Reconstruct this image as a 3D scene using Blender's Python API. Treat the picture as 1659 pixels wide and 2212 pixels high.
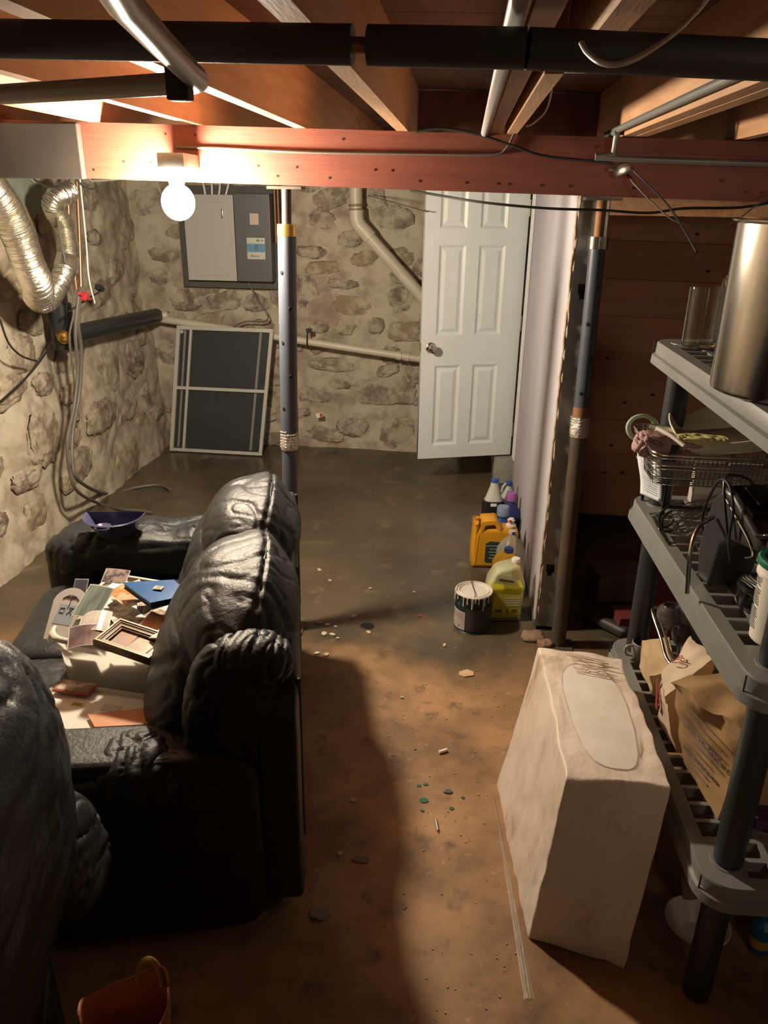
import bpy, bmesh, math, random
from mathutils import Vector, Matrix, noise, Euler
for o in list(bpy.data.objects): bpy.data.objects.remove(o)
S = bpy.context.scene
COL = S.collection
V = Vector
# ------------------------------------------------------------------ camera
FP, CX, CY, HC = 1670.0, 829.5, 1106.0, 1.75
def _basis(vy=(1010, 427), vn=(755, 5400)):
    d = V((vy[0]-CX, -(vy[1]-CY), -FP)).normalized()
    up = -V((vn[0]-CX, -(vn[1]-CY), -FP)); up -= d*up.dot(d); up.normalize()
    return Matrix((d.cross(up), d, up))
RC = _basis()
cam_d = bpy.data.cameras.new('camera'); cam = bpy.data.objects.new('camera', cam_d); COL.objects.link(cam)
cam_d.sensor_fit = 'HORIZONTAL'; cam_d.sensor_width = 36; cam_d.lens = FP/1659*36
cam_d.clip_start = 0.02
cam.matrix_world = Matrix.Translation((0, 0, HC)) @ RC.to_4x4()
S.camera = cam
# world: almost dark cellar, faint spill
W = bpy.data.worlds.new('world'); S.world = W; W.use_nodes = True
W.node_tree.nodes['Background'].inputs[0].default_value = (0.55, 0.6, 0.75, 1)
W.node_tree.nodes['Background'].inputs[1].default_value = 0.005
S.view_settings.view_transform = 'Standard'; S.view_settings.look = 'None'
S.view_settings.exposure = 0.0; S.view_settings.gamma = 1; S.view_settings.use_curve_mapping = False
BULB_STRENGTH = 1450.0
# added fill light behind the camera for the plank wall and foam front
ld = bpy.data.lights.new('added_fill_light', 'AREA'); ld.energy = 2.1; ld.size = 0.3; ld.color = (1, .74, .54); ld.spread = math.radians(75)
lo = bpy.data.objects.new('added_fill_light', ld); COL.objects.link(lo); lo.location = (1.2, -0.5, 1.80)
lo.rotation_euler = (math.radians(80), 0, math.radians(3))

def P(px, py, x=None, y=None, z=None):
    """point of the room seen at a picture position, at a known plane x, y or z (metres)"""
    r = RC @ V((px-CX, -(py-CY), -FP))
    if x is not None: t = x/r.x
    elif y is not None: t = y/r.y
    else: t = (z-HC)/r.z
    return V((0, 0, HC)) + r*t
# ------------------------------------------------------------------ materials
def mat(name, c, rough=.6, metal=0, c2=None, scale=8, detail=4, bump=0, bscale=30, rough2=None, sharp=None,
        stretch=(1, 1, 1), emit=None, alpha=1, trans=0, c3=None, scale3=2, ior=1.45, mid=.5, coat=0, mid3=.5, sharp3=.08):
    m = bpy.data.materials.new(name); m.use_nodes = True; nt = m.node_tree; N = nt.nodes; L = nt.links
    b = N['Principled BSDF']
    b.inputs['Base Color'].default_value = (*c, 1); b.inputs['Roughness'].default_value = rough
    b.inputs['Metallic'].default_value = metal; b.inputs['IOR'].default_value = ior
    b.inputs['Alpha'].default_value = alpha; b.inputs['Transmission Weight'].default_value = trans
    b.inputs['Coat Weight'].default_value = coat
    tc = N.new('ShaderNodeTexCoord'); mp = N.new('ShaderNodeMapping'); mp.inputs['Scale'].default_value = stretch
    L.new(tc.outputs['Object'], mp.inputs['Vector'])
    def nz(sc, det, ro=.6):
        n = N.new('ShaderNodeTexNoise'); n.inputs['Scale'].default_value = sc; n.inputs['Detail'].default_value = det
        n.inputs['Roughness'].default_value = ro
        L.new(mp.outputs[0], n.inputs['Vector']); return n
    def rng(src, lo, hi, a=0, bb=1):
        r = N.new('ShaderNodeMapRange'); r.inputs[1].default_value = lo; r.inputs[2].default_value = hi
        r.inputs[3].default_value = a; r.inputs[4].default_value = bb; L.new(src, r.inputs[0]); return r.outputs[0]
    col = None
    if c2:
        n = nz(scale, detail); w = sharp if sharp else .22
        f = rng(n.outputs['Fac'], mid-w, mid+w)
        mx = N.new('ShaderNodeMix'); mx.data_type = 'RGBA'; L.new(f, mx.inputs[0])
        mx.inputs[6].default_value = (*c, 1); mx.inputs[7].default_value = (*c2, 1); col = mx.outputs[2]
        if rough2 is not None: L.new(rng(n.outputs['Fac'], .3, .7, rough, rough2), b.inputs['Roughness'])
    if c3:
        n3 = nz(scale3, 6, .7); f3 = rng(n3.outputs['Fac'], mid3-sharp3, mid3+sharp3)
        mx3 = N.new('ShaderNodeMix'); mx3.data_type = 'RGBA'; L.new(f3, mx3.inputs[0])
        if col: L.new(col, mx3.inputs[6])
        else: mx3.inputs[6].default_value = (*c, 1)
        mx3.inputs[7].default_value = (*c3, 1); col = mx3.outputs[2]
    if col: L.new(col, b.inputs['Base Color'])
    if bump:
        nb = nz(bscale, 6); bp = N.new('ShaderNodeBump'); bp.inputs['Strength'].default_value = bump
        bp.inputs['Distance'].default_value = .01; L.new(nb.outputs['Fac'], bp.inputs['Height'])
        L.new(bp.outputs[0], b.inputs['Normal'])
    if emit:
        b.inputs['Emission Color'].default_value = (*emit[0], 1); b.inputs['Emission Strength'].default_value = emit[1]
    m.diffuse_color = (*c, 1)
    return m
_flat = {}
def flat(c, rough=.5, metal=0):
    k = (tuple(c), rough, metal)
    if k not in _flat: _flat[k] = mat('paint_%d' % len(_flat), c, rough, metal)
    return _flat[k]
mortar = mat('lime_mortar', (.47, .42, .33), .85, c2=(.23, .175, .13), scale=6.5, detail=15, bump=1.0, bscale=15, c3=(.27, .20, .145), scale3=1.4, mid3=.60, sharp3=.09, mid=.57, sharp=.12)
stone_m = [mat('rubble_stone_a', (.17, .13, .10), .75, c2=(.27, .215, .16), scale=14, detail=10, bump=1, bscale=30, c3=(.42, .365, .28), scale3=9, mid3=.50, sharp3=.07),
           mat('rubble_stone_b', (.21, .14, .11), .75, c2=(.14, .10, .085), scale=12, detail=10, bump=1, bscale=28, c3=(.42, .37, .29), scale3=8, mid3=.49, sharp3=.07),
           mat('rubble_stone_c', (.25, .19, .125), .8, c2=(.32, .255, .175), scale=10, detail=10, bump=.8, bscale=30, c3=(.42, .37, .28), scale3=10, mid3=.54, sharp3=.06)]
concrete_d = mat('cellar_wall_concrete', (.20, .17, .14), .85, c2=(.12, .10, .08), scale=4, bump=.5)
pine = mat('joist_pine', (.52, .30, .165), .6, c2=(.38, .195, .105), scale=6, stretch=(6, .6, 6), bump=.15, bscale=30)
pine_red = mat('red_stained_beam', (.22, .065, .04), .55, c2=(.16, .045, .03), scale=5, stretch=(.6, 6, 6), bump=.15, bscale=20)
subfl = mat('subfloor_wood', (.22, .105, .065), .7, c2=(.13, .05, .03), scale=4, stretch=(4, .6, 4))
plank_m = [mat('cedar_plank_%s' % 'abc'[i], c, .65, c2=tuple(v*.75 for v in c), scale=5, stretch=(.6, 6, 5), bump=.15, bscale=20) for i, c in enumerate([(.44, .21, .12), (.38, .18, .10), (.48, .235, .135)])]
white_p = mat('white_door_paint', (.66, .70, .70), .38, c2=(.60, .63, .63), scale=3)
drywall = mat('drywall_face', (.44, .42, .46), .8, c2=(.38, .36, .40), scale=2.5, bump=.06, bscale=60)
gyp = mat('torn_drywall_edge', (.42, .30, .22), .9, c2=(.62, .55, .48), scale=30, bump=.6, bscale=60)
galv = mat('galvanised_stud', (.36, .38, .37), .42, .6, c2=(.28, .30, .29), scale=14, bump=.05)
rust = mat('worn_black_post', (.085, .08, .07), .45, .5, c2=(.16, .12, .08), scale=14, bump=.15, bscale=50, stretch=(1, 1, .35))
bluepost = mat('blue_grey_post_paint', (.06, .068, .09), .42, .15, c2=(.08, .088, .11), scale=6)
black_p = mat('black_drain_plastic', (.018, .02, .022), .35)
foam_b = mat('black_pipe_foam', (.06, .058, .055), .6, bump=.1, bscale=80)
pvc = mat('white_drain_plastic', (.58, .54, .44), .4, c2=(.50, .46, .37), scale=8)
pvc_in = mat('grey_conduit', (.42, .41, .39), .32, .2)
foil = mat('duct_foil', (.78, .75, .66), .26, .95, c2=(.60, .58, .5), scale=20, bump=.35, bscale=40)
copper = mat('tarnished_copper', (.38, .21, .13), .4, .8, c2=(.30, .19, .14), scale=20)
blk_cable = mat('black_cable', (.02, .02, .02), .4)
gry_cable = mat('grey_cable', (.11, .10, .085), .5)
wht_cable = mat('white_cable', (.80, .79, .75), .35)
brass = mat('brass', (.62, .42, .14), .3, .9)
steel = mat('brushed_steel', (.60, .57, .52), .19, 1, c2=(.50, .47, .43), scale=4, stretch=(1, 1, .2), bump=.03)
chrome = mat('chrome_wire', (.60, .58, .55), .18, 1)
blkwire = mat('black_wire', (.03, .03, .03), .25, .3)
plasticg = mat('grey_shelf_plastic', (.20, .205, .195), .42, c2=(.165, .17, .16), scale=7, bump=.05, bscale=90)
legblk = mat('dark_shelf_leg', (.028, .032, .036), .4)
leather = mat('black_leather', (.013, .015, .016), .38, c2=(.019, .022, .023), scale=10, bump=.3, bscale=90, rough2=.50)
foamw = mat('wrapped_foam', (.80, .70, .61), .40, c2=(.66, .55, .46), scale=7, detail=12, stretch=(1, 1, .4), bump=.7, bscale=16, rough2=.22, c3=(.46, .32, .22), scale3=6, mid3=.63, sharp3=.06)
foam_top = mat('bare_foam', (.84, .80, .74), .6, c2=(.66, .58, .50), scale=6)
film = mat('clear_film', (.75, .68, .6), .18, alpha=.32, bump=.6, bscale=25)
def frosted(name, c, tr, al):
    m = bpy.data.materials.new(name); m.use_nodes = True; N = m.node_tree.nodes; L = m.node_tree.links
    b = N['Principled BSDF']; b.inputs['Base Color'].default_value = (*c, 1); b.inputs['Roughness'].default_value = .3
    t = N.new('ShaderNodeBsdfTranslucent'); t.inputs[0].default_value = (*c, 1)
    x = N.new('ShaderNodeMixShader'); x.inputs[0].default_value = tr; L.new(b.outputs[0], x.inputs[1]); L.new(t.outputs[0], x.inputs[2])
    p = N.new('ShaderNodeBsdfTransparent'); y = N.new('ShaderNodeMixShader'); y.inputs[0].default_value = al
    L.new(x.outputs[0], y.inputs[1]); L.new(p.outputs[0], y.inputs[2]); L.new(y.outputs[0], N['Material Output'].inputs[0])
    return m
tubm = frosted('frosted_bin_plastic', (.92, .90, .84), .75, .10)
whitepl = mat('white_plastic', (.78, .74, .68), .35, c2=(.72, .68, .61), scale=4)
glassm = mat('clear_glass', (.9, .95, .93), .03, trans=1)
smoke = mat('smoked_glass', (.42, .38, .38), .06, trans=.85)
paper = mat('paper', (.75, .74, .70), .7)
kraft = mat('kraft_paper', (.42, .27, .13), .75, c2=(.34, .21, .10), scale=8, bump=.4, bscale=12)

def floor_mat():
    m = bpy.data.materials.new('damp_concrete'); m.use_nodes = True; nt = m.node_tree; N = nt.nodes; L = nt.links
    b = N['Principled BSDF']; tc = N.new('ShaderNodeTexCoord')
    def nz(sc, det=8, dist=0.0, ro=.62):
        n = N.new('ShaderNodeTexNoise'); n.inputs['Scale'].default_value = sc; n.inputs['Detail'].default_value = det
        n.inputs['Distortion'].default_value = dist; n.inputs['Roughness'].default_value = ro
        L.new(tc.outputs['Object'], n.inputs['Vector']); return n.outputs['Fac']
    def rng(s, lo, hi, a=0, bb=1):
        r = N.new('ShaderNodeMapRange'); r.inputs[1].default_value = lo; r.inputs[2].default_value = hi
        r.inputs[3].default_value = a; r.inputs[4].default_value = bb; L.new(s, r.inputs[0]); return r.outputs[0]
    def mix(f, a, c):
        x = N.new('ShaderNodeMix'); x.data_type = 'RGBA'; L.new(f, x.inputs[0])
        for i, v in ((6, a), (7, c)):
            if isinstance(v, tuple): x.inputs[i].default_value = (*v, 1)
            else: L.new(v, x.inputs[i])
        return x.outputs[2]
    def mth(op, a, c):
        x = N.new('ShaderNodeMath'); x.operation = op
        for i, v in ((0, a), (1, c)):
            if isinstance(v, (int, float)): x.inputs[i].default_value = v
            else: L.new(v, x.inputs[i])
        return x.outputs[0]
    dry = mix(rng(nz(2.6), .38, .60), (.18, .098, .048), (.40, .225, .105))
    dry = mix(rng(nz(9, 10), .56, .70), dry, (.12, .07, .04))
    dry = mix(rng(nz(26, 6), .63, .72), dry, (.44, .30, .17))
    wet = mix(rng(nz(1.6), .35, .65), (.062, .047, .032), (.115, .085, .052))
    wet = mix(rng(nz(6), .58, .72), wet, (.17, .13, .085))
    sep = N.new('ShaderNodeSeparateXYZ'); L.new(tc.outputs['Object'], sep.inputs[0])
    edge = mth('ADD', sep.outputs['Y'], mth('MULTIPLY', nz(1.7, 6, .4), 1.5))
    w = rng(edge, 3.12, 3.62)
    L.new(mix(w, dry, wet), b.inputs['Base Color'])
    pud = rng(nz(1.5, 5, .3), .42, .60)
    L.new(mth('SUBTRACT', rng(w, 0, 1, .62, .42), mth('MULTIPLY', mth('MULTIPLY', w, pud), .27)), b.inputs['Roughness'])
    bp = N.new('ShaderNodeBump'); bp.inputs['Strength'].default_value = .35; bp.inputs['Distance'].default_value = .008
    L.new(mth('MULTIPLY', nz(24, 9), rng(pud, 0, 1, 1, .35)), bp.inputs['Height']); L.new(bp.outputs[0], b.inputs['Normal'])
    return m
floor_m = floor_mat()
# ------------------------------------------------------------------ mesh helpers
class MB:
    def __init__(s): s.bm = bmesh.new()
    def _merge(s, b2, M=None):
        me = bpy.data.meshes.new('t'); b2.to_mesh(me); b2.free()
        if M is not None: me.transform(M)
        s.bm.from_mesh(me); bpy.data.meshes.remove(me)
    def box(s, c, d, M=None, bevel=0, seg=2):
        b = bmesh.new(); bmesh.ops.create_cube(b, size=1)
        for v in b.verts: v.co = V((v.co.x*d[0], v.co.y*d[1], v.co.z*d[2]))
        if bevel: bmesh.ops.bevel(b, geom=b.edges[:], offset=bevel, segments=seg, affect='EDGES', profile=.6)
        T = Matrix.Translation(c)
        if M is not None: T = T @ M.to_4x4()
        s._merge(b, T); return s
    def box2(s, a, b, bevel=0):
        a, b = V(a), V(b); return s.box((a+b)/2, [abs(b[i]-a[i]) for i in range(3)], bevel=bevel)
    def tube(s, pts, r, seg=8, smooth=0, closed=False):
        pts = [V(p) for p in pts]
        if smooth: pts = catmull(pts, smooth, closed)
        n = len(pts); rs = r if isinstance(r, (list, tuple)) else None
        prev = None; rings = []
        for i, p in enumerate(pts):
            if closed: t = pts[(i+1) % n]-pts[i-1]
            else: t = pts[min(i+1, n-1)]-pts[max(i-1, 0)]
            t.normalize()
            if prev is None:
                a = t.orthogonal().normalized()
            else:
                a = prev - t*prev.dot(t)
                a = a.normalized() if a.length > 1e-6 else t.orthogonal().normalized()
            prev = a; b = t.cross(a)
            k = i/(n-1) if n > 1 else 0
            rr = (rs[0]+(rs[-1]-rs[0])*k if len(rs) == 2 else rs[min(int(k*(len(rs)-1)+.5), len(rs)-1)]) if rs else r
            rings.append([s.bm.verts.new(p+(a*math.cos(2*math.pi*j/seg)+b*math.sin(2*math.pi*j/seg))*rr) for j in range(seg)])
        m = n if closed else n-1
        for i in range(m):
            A, B = rings[i], rings[(i+1) % n]
            for j in range(seg): s.bm.faces.new((A[j], A[(j+1) % seg], B[(j+1) % seg], B[j]))
        if not closed:
            s.bm.faces.new(rings[0][::-1]); s.bm.faces.new(rings[-1])
        return s
    def lathe(s, prof, c=(0, 0, 0), seg=24, M=None):
        T = Matrix.Translation(c)
        if M is not None: T = T @ M.to_4x4()
        rings = []
        for r, z in prof:
            if r < 1e-6: rings.append([s.bm.verts.new(T @ V((0, 0, z)))])
            else: rings.append([s.bm.verts.new(T @ V((r*math.cos(2*math.pi*j/seg), r*math.sin(2*math.pi*j/seg), z))) for j in range(seg)])
        for A, B in zip(rings, rings[1:]):
            if len(A) == 1 and len(B) == 1: continue
            for j in range(seg):
                k = (j+1) % seg
                if len(A) == 1: s.bm.faces.new((A[0], B[k], B[j]))
                elif len(B) == 1: s.bm.faces.new((A[j], A[k], B[0]))
                else: s.bm.faces.new((A[j], A[k], B[k], B[j]))
        return s
    def ell(s, c, a, M=None, e=(1, 1), nu=24, nv=16, fn=None):
        """superellipsoid; fn(unit point)->offset along it"""
        T = Matrix.Translation(c)
        if M is not None: T = T @ M.to_4x4()
        f = lambda w, k: math.copysign(abs(w)**k, w)
        rings = []
        for i in range(nv+1):
            ph = -math.pi/2+math.pi*i/nv; cp, sp = f(math.cos(ph), e[0]), f(math.sin(ph), e[0])
            row = []
            for j in range(1 if i in (0, nv) else nu):
                th = 2*math.pi*j/nu
                u = V((cp*f(math.cos(th), e[1]), cp*f(math.sin(th), e[1]), sp))
                p = V((u.x*a[0], u.y*a[1], u.z*a[2]))
                if fn: p = p + fn(u, p)
                row.append(s.bm.verts.new(T @ p))
            rings.append(row)
        for A, B in zip(rings, rings[1:]):
            for j in range(nu):
                k = (j+1) % nu
                if len(A) == 1: s.bm.faces.new((A[0], B[k], B[j]))
                elif len(B) == 1: s.bm.faces.new((A[j], A[k], B[0]))
                else: s.bm.faces.new((A[j], A[k], B[k], B[j]))
        return s
    def grid(s, fn, nu, nv):
        vs = [[s.bm.verts.new(fn(i/nu, j/nv)) for j in range(nv+1)] for i in range(nu+1)]
        for i in range(nu):
            for j in range(nv): s.bm.faces.new((vs[i][j], vs[i+1][j], vs[i+1][j+1], vs[i][j+1]))
        return s
    def face(s, pts): s.bm.faces.new([s.bm.verts.new(p) for p in pts]); return s
    def hull(s, pts):
        b = bmesh.new(); [b.verts.new(p) for p in pts]; r = bmesh.ops.convex_hull(b, input=b.verts)
        s._merge(b); return s
    def plate(s, outs, depth, M, bevel=0, res=4):
        """flat shape with holes (closed outlines in x,y), given depth along z"""
        cu = bpy.data.curves.new('c', 'CURVE'); cu.dimensions = '2D'; cu.fill_mode = 'BOTH'
        cu.extrude = max(depth/2-bevel, 1e-5); cu.bevel_depth = bevel; cu.bevel_resolution = 2
        cu.offset = -bevel
        for pts in outs:
            sp = cu.splines.new('POLY'); sp.points.add(len(pts)-1)
            for q, p in zip(sp.points, pts): q.co = (p[0], p[1], 0, 1)
            sp.use_cyclic_u = True
        o = bpy.data.objects.new('c', cu); me = bpy.data.meshes.new_from_object(o)
        me.transform(M.to_4x4()); s.bm.from_mesh(me)
        bpy.data.objects.remove(o); bpy.data.curves.remove(cu); bpy.data.meshes.remove(me); return s
    def text(s, txt, size, M, ext=.0003):
        cu = bpy.data.curves.new('c', 'FONT'); cu.body = txt; cu.size = size; cu.extrude = ext
        cu.align_x = 'CENTER'; cu.align_y = 'CENTER'; cu.resolution_u = 2
        o = bpy.data.objects.new('c', cu); me = bpy.data.meshes.new_from_object(o)
        me.transform(M.to_4x4()); s.bm.from_mesh(me)
        bpy.data.objects.remove(o); bpy.data.curves.remove(cu); bpy.data.meshes.remove(me); return s
def catmull(pts, k, closed=False):
    n = len(pts); out = []
    for i in range(n if closed else n-1):
        if closed: p0, p1, p2, p3 = pts[i-1], pts[i], pts[(i+1) % n], pts[(i+2) % n]
        else: p0, p1, p2, p3 = pts[max(i-1, 0)], pts[i], pts[i+1], pts[min(i+2, n-1)]
        for j in range(k):
            t = j/k
            out.append(.5*((2*p1)+(p2-p0)*t+(2*p0-5*p1+4*p2-p3)*t*t+(3*p1-p0-3*p2+p3)*t**3))
    if not closed: out.append(pts[-1])
    return out
WM = {}
def thing(name, label, cat, loc=(0, 0, 0), rot=(0, 0, 0), group=None, kind=None):
    o = bpy.data.objects.new(name, None); COL.objects.link(o); o.empty_display_size = .1
    o.location = loc; o.rotation_euler = rot
    if label: o['label'] = label
    if cat: o['category'] = cat
    if group: o['group'] = group
    if kind: o['kind'] = kind
    WM[o] = Matrix.Translation(loc) @ Euler(rot).to_matrix().to_4x4()
    return o
def part(name, mb, m, parent, local=False, smooth=True, ang=38, label=None, kind=None):
    me = bpy.data.meshes.new(name)
    bmesh.ops.recalc_face_normals(mb.bm, faces=mb.bm.faces)
    mb.bm.to_mesh(me); mb.bm.free()
    if not local: me.transform(WM[parent].inverted())
    for mm in (m if isinstance(m, (list, tuple)) else [m]): me.materials.append(mm)
    if smooth:
        me.shade_smooth(); me.set_sharp_from_angle(angle=math.radians(ang))
    o = bpy.data.objects.new(name, me); COL.objects.link(o); o.parent = parent; WM[o] = WM[parent]
    if label: o['label'] = label
    if kind: o['kind'] = kind
    return o
def solo(name, mb, m, label, cat, group=None, smooth=True, ang=38, kind=None, base=True, org=None):
    me = bpy.data.meshes.new(name)
    bmesh.ops.recalc_face_normals(mb.bm, faces=mb.bm.faces)
    mb.bm.to_mesh(me); mb.bm.free()
    if org is None:
        xs = [v.co for v in me.vertices]
        org = V((sum(p.x for p in xs)/len(xs), sum(p.y for p in xs)/len(xs), min(p.z for p in xs)))
    org = V(org)
    me.transform(Matrix.Translation(-org))
    for mm in (m if isinstance(m, (list, tuple)) else [m]): me.materials.append(mm)
    if smooth:
        me.shade_smooth(); me.set_sharp_from_angle(angle=math.radians(ang))
    o = bpy.data.objects.new(name, me); COL.objects.link(o); o.location = org
    WM[o] = Matrix.Translation(org)
    if label: o['label'] = label
    if cat: o['category'] = cat
    if group: o['group'] = group
    if kind: o['kind'] = kind
    return o
def struct(name, mb, m, smooth=True, org=(0, 0, 0)):
    return solo(name, mb, m, None, None, kind='structure', smooth=smooth, org=org)
RX = lambda a: Matrix.Rotation(math.radians(a), 3, 'X')
RY = lambda a: Matrix.Rotation(math.radians(a), 3, 'Y')
RZ = lambda a: Matrix.Rotation(math.radians(a), 3, 'Z')
def TM(loc, R): return Matrix.Translation(loc) @ R.to_4x4()
XZ = RX(90)      # local x,y -> world x,z (faces -y)
rnd = random.Random(7)
def fb(p, o=4): return noise.fractal(p, 1.0, 2.0, o)
exec_after = []
# ------------------------------------------------------------------ shell
zb = lambda x: 1.945-.0185*(x-.1)         # underside of the joists (the old floor sags to the right)
X0, X1, Y0, Y1 = -2.28, 1.75, -1.0, 5.52
def floor_fn(u, v):
    x, y = X0-.3+(X1-X0+.6)*u, Y0-.2+(Y1-Y0+.4)*v
    return V((x, y, fb(V((x*1.3, y*1.3, 0)), 3)*.0015))
mb = MB(); mb.grid(floor_fn, 90, 130)
floor = struct('floor', mb, floor_m)
def wl(y, z):   # left wall surface x
    b = max(0, (0.9-z))*.10+max(0, .35-z)*.12
    return -2.27+b+fb(V((3.1, y*1.7, z*1.9)), 6)*.045+noise.noise(V((1, y*.7, z*.8)))*.05+abs(noise.noise(V((4, y*7, z*8))))*.022
def wb(x, z):   # back wall surface y
    b = max(0, .3-z)*.08
    return 5.51-b-fb(V((x*1.8, 7.7, z*1.9)), 6)*.035-abs(noise.noise(V((x*7, 4, z*8))))*.018-noise.noise(V((x*.8, 2, z*.8)))*.03
mb = MB(); mb.grid(lambda u, v: V((wl(Y0+(Y1-Y0+.1)*u, 2.2*v), Y0+(Y1-Y0+.1)*u, 2.2*v)), 420, 150)
wall_left = struct('wall_left', mb, mortar)
mb = MB(); mb.grid(lambda u, v: V((X0-.1+2.9*u, wb(X0-.1+2.9*u, 2.2*v), 2.2*v)), 230, 170)
wall_back = struct('wall_back', mb, mortar)
mb = MB(); mb.box2((X0-.1, Y0-.1, 0), (X1+.1, Y0, 2.2)); wall_front = struct('wall_front', mb, concrete_d, False)
mb = MB(); mb.box2((X1, Y0-.1, 0), (X1+.1, Y1, 2.2)); wall_right = struct('wall_right', mb, concrete_d, False)
# stones set into the two rubble walls
def stone(wall, pos, nrm_axis, w, h, proud, seed, mi, tilt):
    mb = MB()
    sd = V((seed*3.7, seed*1.3, seed*2.1))
    b = bmesh.new(); bmesh.ops.create_icosphere(b, subdivisions=4, radius=1)
    for v in b.verts:
        u = v.co.copy()
        k = 1+.34*noise.noise(u*1.3+sd)+.20*noise.noise(u*3.1+sd)+.10*noise.noise(u*6.5+sd)
        f = lambda t, e: math.copysign(abs(t)**e, t)
        q = V((f(u.x, .8)*w/2*k, f(u.y, .8)*h/2*k, f(u.z, .8)*proud*(1+.5*noise.noise(u*3+sd*2))))
        v.co = q
    # the local z points out of the wall
    R = (Matrix(((0, 0, 1), (1, 0, 0), (0, 1, 0))) if nrm_axis == 'x' else Matrix(((1, 0, 0), (0, 0, -1), (0, 1, 0))))
    mb._merge(b, TM(pos, R @ RZ(tilt)))
    part('stone', mb, stone_m[mi], wall, ang=60)
taken = []
def fill(wall, ax, fixed, u0, u1, n, seed):
    r = random.Random(seed); L = []
    for (px, py, w, h, mi) in fixed:
        p = P(px, py, y=5.47) if ax == 'y' else P(px, py, x=-2.2)
        L.append((p.x if ax == 'y' else p.y, p.z, w, h, mi, r.uniform(-8, 8)))
    tries = 0
    while len(L) < n and tries < 9000:
        tries += 1
        w = r.uniform(.13, .36); h = w*r.uniform(.42, .75)
        u, z = r.uniform(u0, u1), r.uniform(.04, 1.95)
        if all(((u-a[0])/((w+a[2])*.50))**2+((z-a[1])/((h+a[3])*.52))**2 > 1 for a in L):
            L.append((u, z, w, h, r.choice([0, 0, 1, 2]), r.uniform(-14, 14)))
    for i, (u, z, w, h, mi, t) in enumerate(L):
        if ax == 'y': stone(wall, (u, wb(u, z)-.002, z), 'y', w, h, r.uniform(.012, .024), i+seed, mi, t)
        else: stone(wall, (wl(u, z)+.002, u, z), 'x', w, h, r.uniform(.014, .03), i+seed, mi, t)
FIXB = [(640, 632, .38, .27, 1), (755, 660, .26, .12, 2), (690, 580, .23, .09, 2), (720, 790, .30, .10, 0), (830, 845, .42, .2, 0),
        (860, 935, .26, .22, 0), (670, 545, .2, .08, 1), (735, 615, .2, .06, 0), (810, 705, .12, .1, 0), (875, 720, .26, .14, 2),
        (760, 925, .22, .14, 1), (680, 860, .26, .12, 0), (700, 940, .3, .1, 0), (800, 430, .2, .14, 0), (860, 560, .18, .12, 2),
        (690, 470, .18, .12, 0), (400, 650, .22, .14, 1), (480, 650, .24, .12, 0), (860, 650, .18, .16, 1), (850, 470, .22, .14, 0)]
FIXL = [(90, 945, .30, .30, 0), (55, 1035, .26, .13, 1), (240, 810, .3, .26, 0), (40, 850, .3, .14, 0), (300, 780, .25, .24, 1), (210, 900, .34, .2, 0), (60, 1110, .2, .16, 2), (110, 830, .2, .12, 1)]
fill(wall_back, 'y', FIXB, -2.15, .5, 95, 11)
fill(wall_left, 'x', FIXL, 3.2, 5.35, 48, 51)

# ceiling: subfloor boards on joists
cz = lambda x: zb(x)+.185
ceiling = thing('ceiling', None, None, (0, 0, 2.13), kind='structure')
yy = Y0-.05; i = 0
while yy < Y1+.1:
    mb = MB(); h = .136
    mb.hull([V((x, y, z)) for x in (X0-.1, X1+.1) for y in (yy, yy+h) for z in (cz(x), cz(x)+.02)])
    part('subfloor_board', mb, subfl, ceiling, smooth=False); yy += h+.004
def joist(x0, x1, y0, y1, dz=0, h=.185):
    mb = MB(); mb.hull([V((x, y, z)) for x in (x0, x1) for y in (y0, y1) for z in (zb((x0+x1)/2)+dz, zb((x0+x1)/2)+h-.001)])
    part('joist', mb, pine, ceiling, smooth=False)
for x in (-2.02, -1.66, -1.30, -.94, -.588, -.245, .828, 1.2, 1.56): joist(x, x+.038, Y0, Y1-.03)
joist(.062, .096, Y0, 3.0, .0); joist(.118, .15, 1.5, 5.4, 0); joist(.15, .186, Y0, 1.49)
joist(.480, .516, Y0, 5.4); joist(.520, .556, Y0, 5.4)
# blocking between joists over the beam, beyond it
mb = MB(); mb.box2((-.205, 3.35, zb(0)+.01), (.06, 3.39, cz(0)-.004)); part('blocking', mb, subfl, ceiling, smooth=False)
mb = MB(); mb.box2((.19, 3.35, zb(.3)+.01), (.478, 3.39, cz(.3)-.006)); part('blocking', mb, subfl, ceiling, smooth=False)
# carrying beam
beam = thing('support_beam', 'long red-brown timber beam crossing the cellar on top of both steel posts', 'beam', (0, 2.88, 1.75))
for k, (ya, yb) in enumerate(((2.835, 2.879), (2.881, 2.925))):
    mb = MB(); mb.hull([V((x, y, z)) for x in (X0+.02, X1-.02) for y in (ya, yb) for z in (zb(x)-.178, zb(x)-.0005)])
    part('beam_ply', mb, pine_red, beam, smooth=False)
mb = MB()
for k in range(46):
    x = -2+k*.08+rnd.uniform(-.03, .03); z = zb(x)-rnd.choice((.03, .15, .15, .06, .12))
    mb.lathe([(0, .0015), (.004, .001), (.0045, 0)], (x, 2.835, z), 8, RX(90))
part('nail_heads', mb, flat((.05, .02, .015), .5, .3), beam, kind='stuff')
# ledger strip along the right half of the beam
mb = MB(); mb.hull([V((x, y, z)) for x in (.46, X1-.02) for y in (2.795, 2.834) for z in (zb(x)-.045, zb(x)-.003)])
solo('ledger_strip', mb, pine_red, 'thin dark timber strip nailed along the top of the beam right of the right-hand post', 'board', smooth=False)
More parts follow.
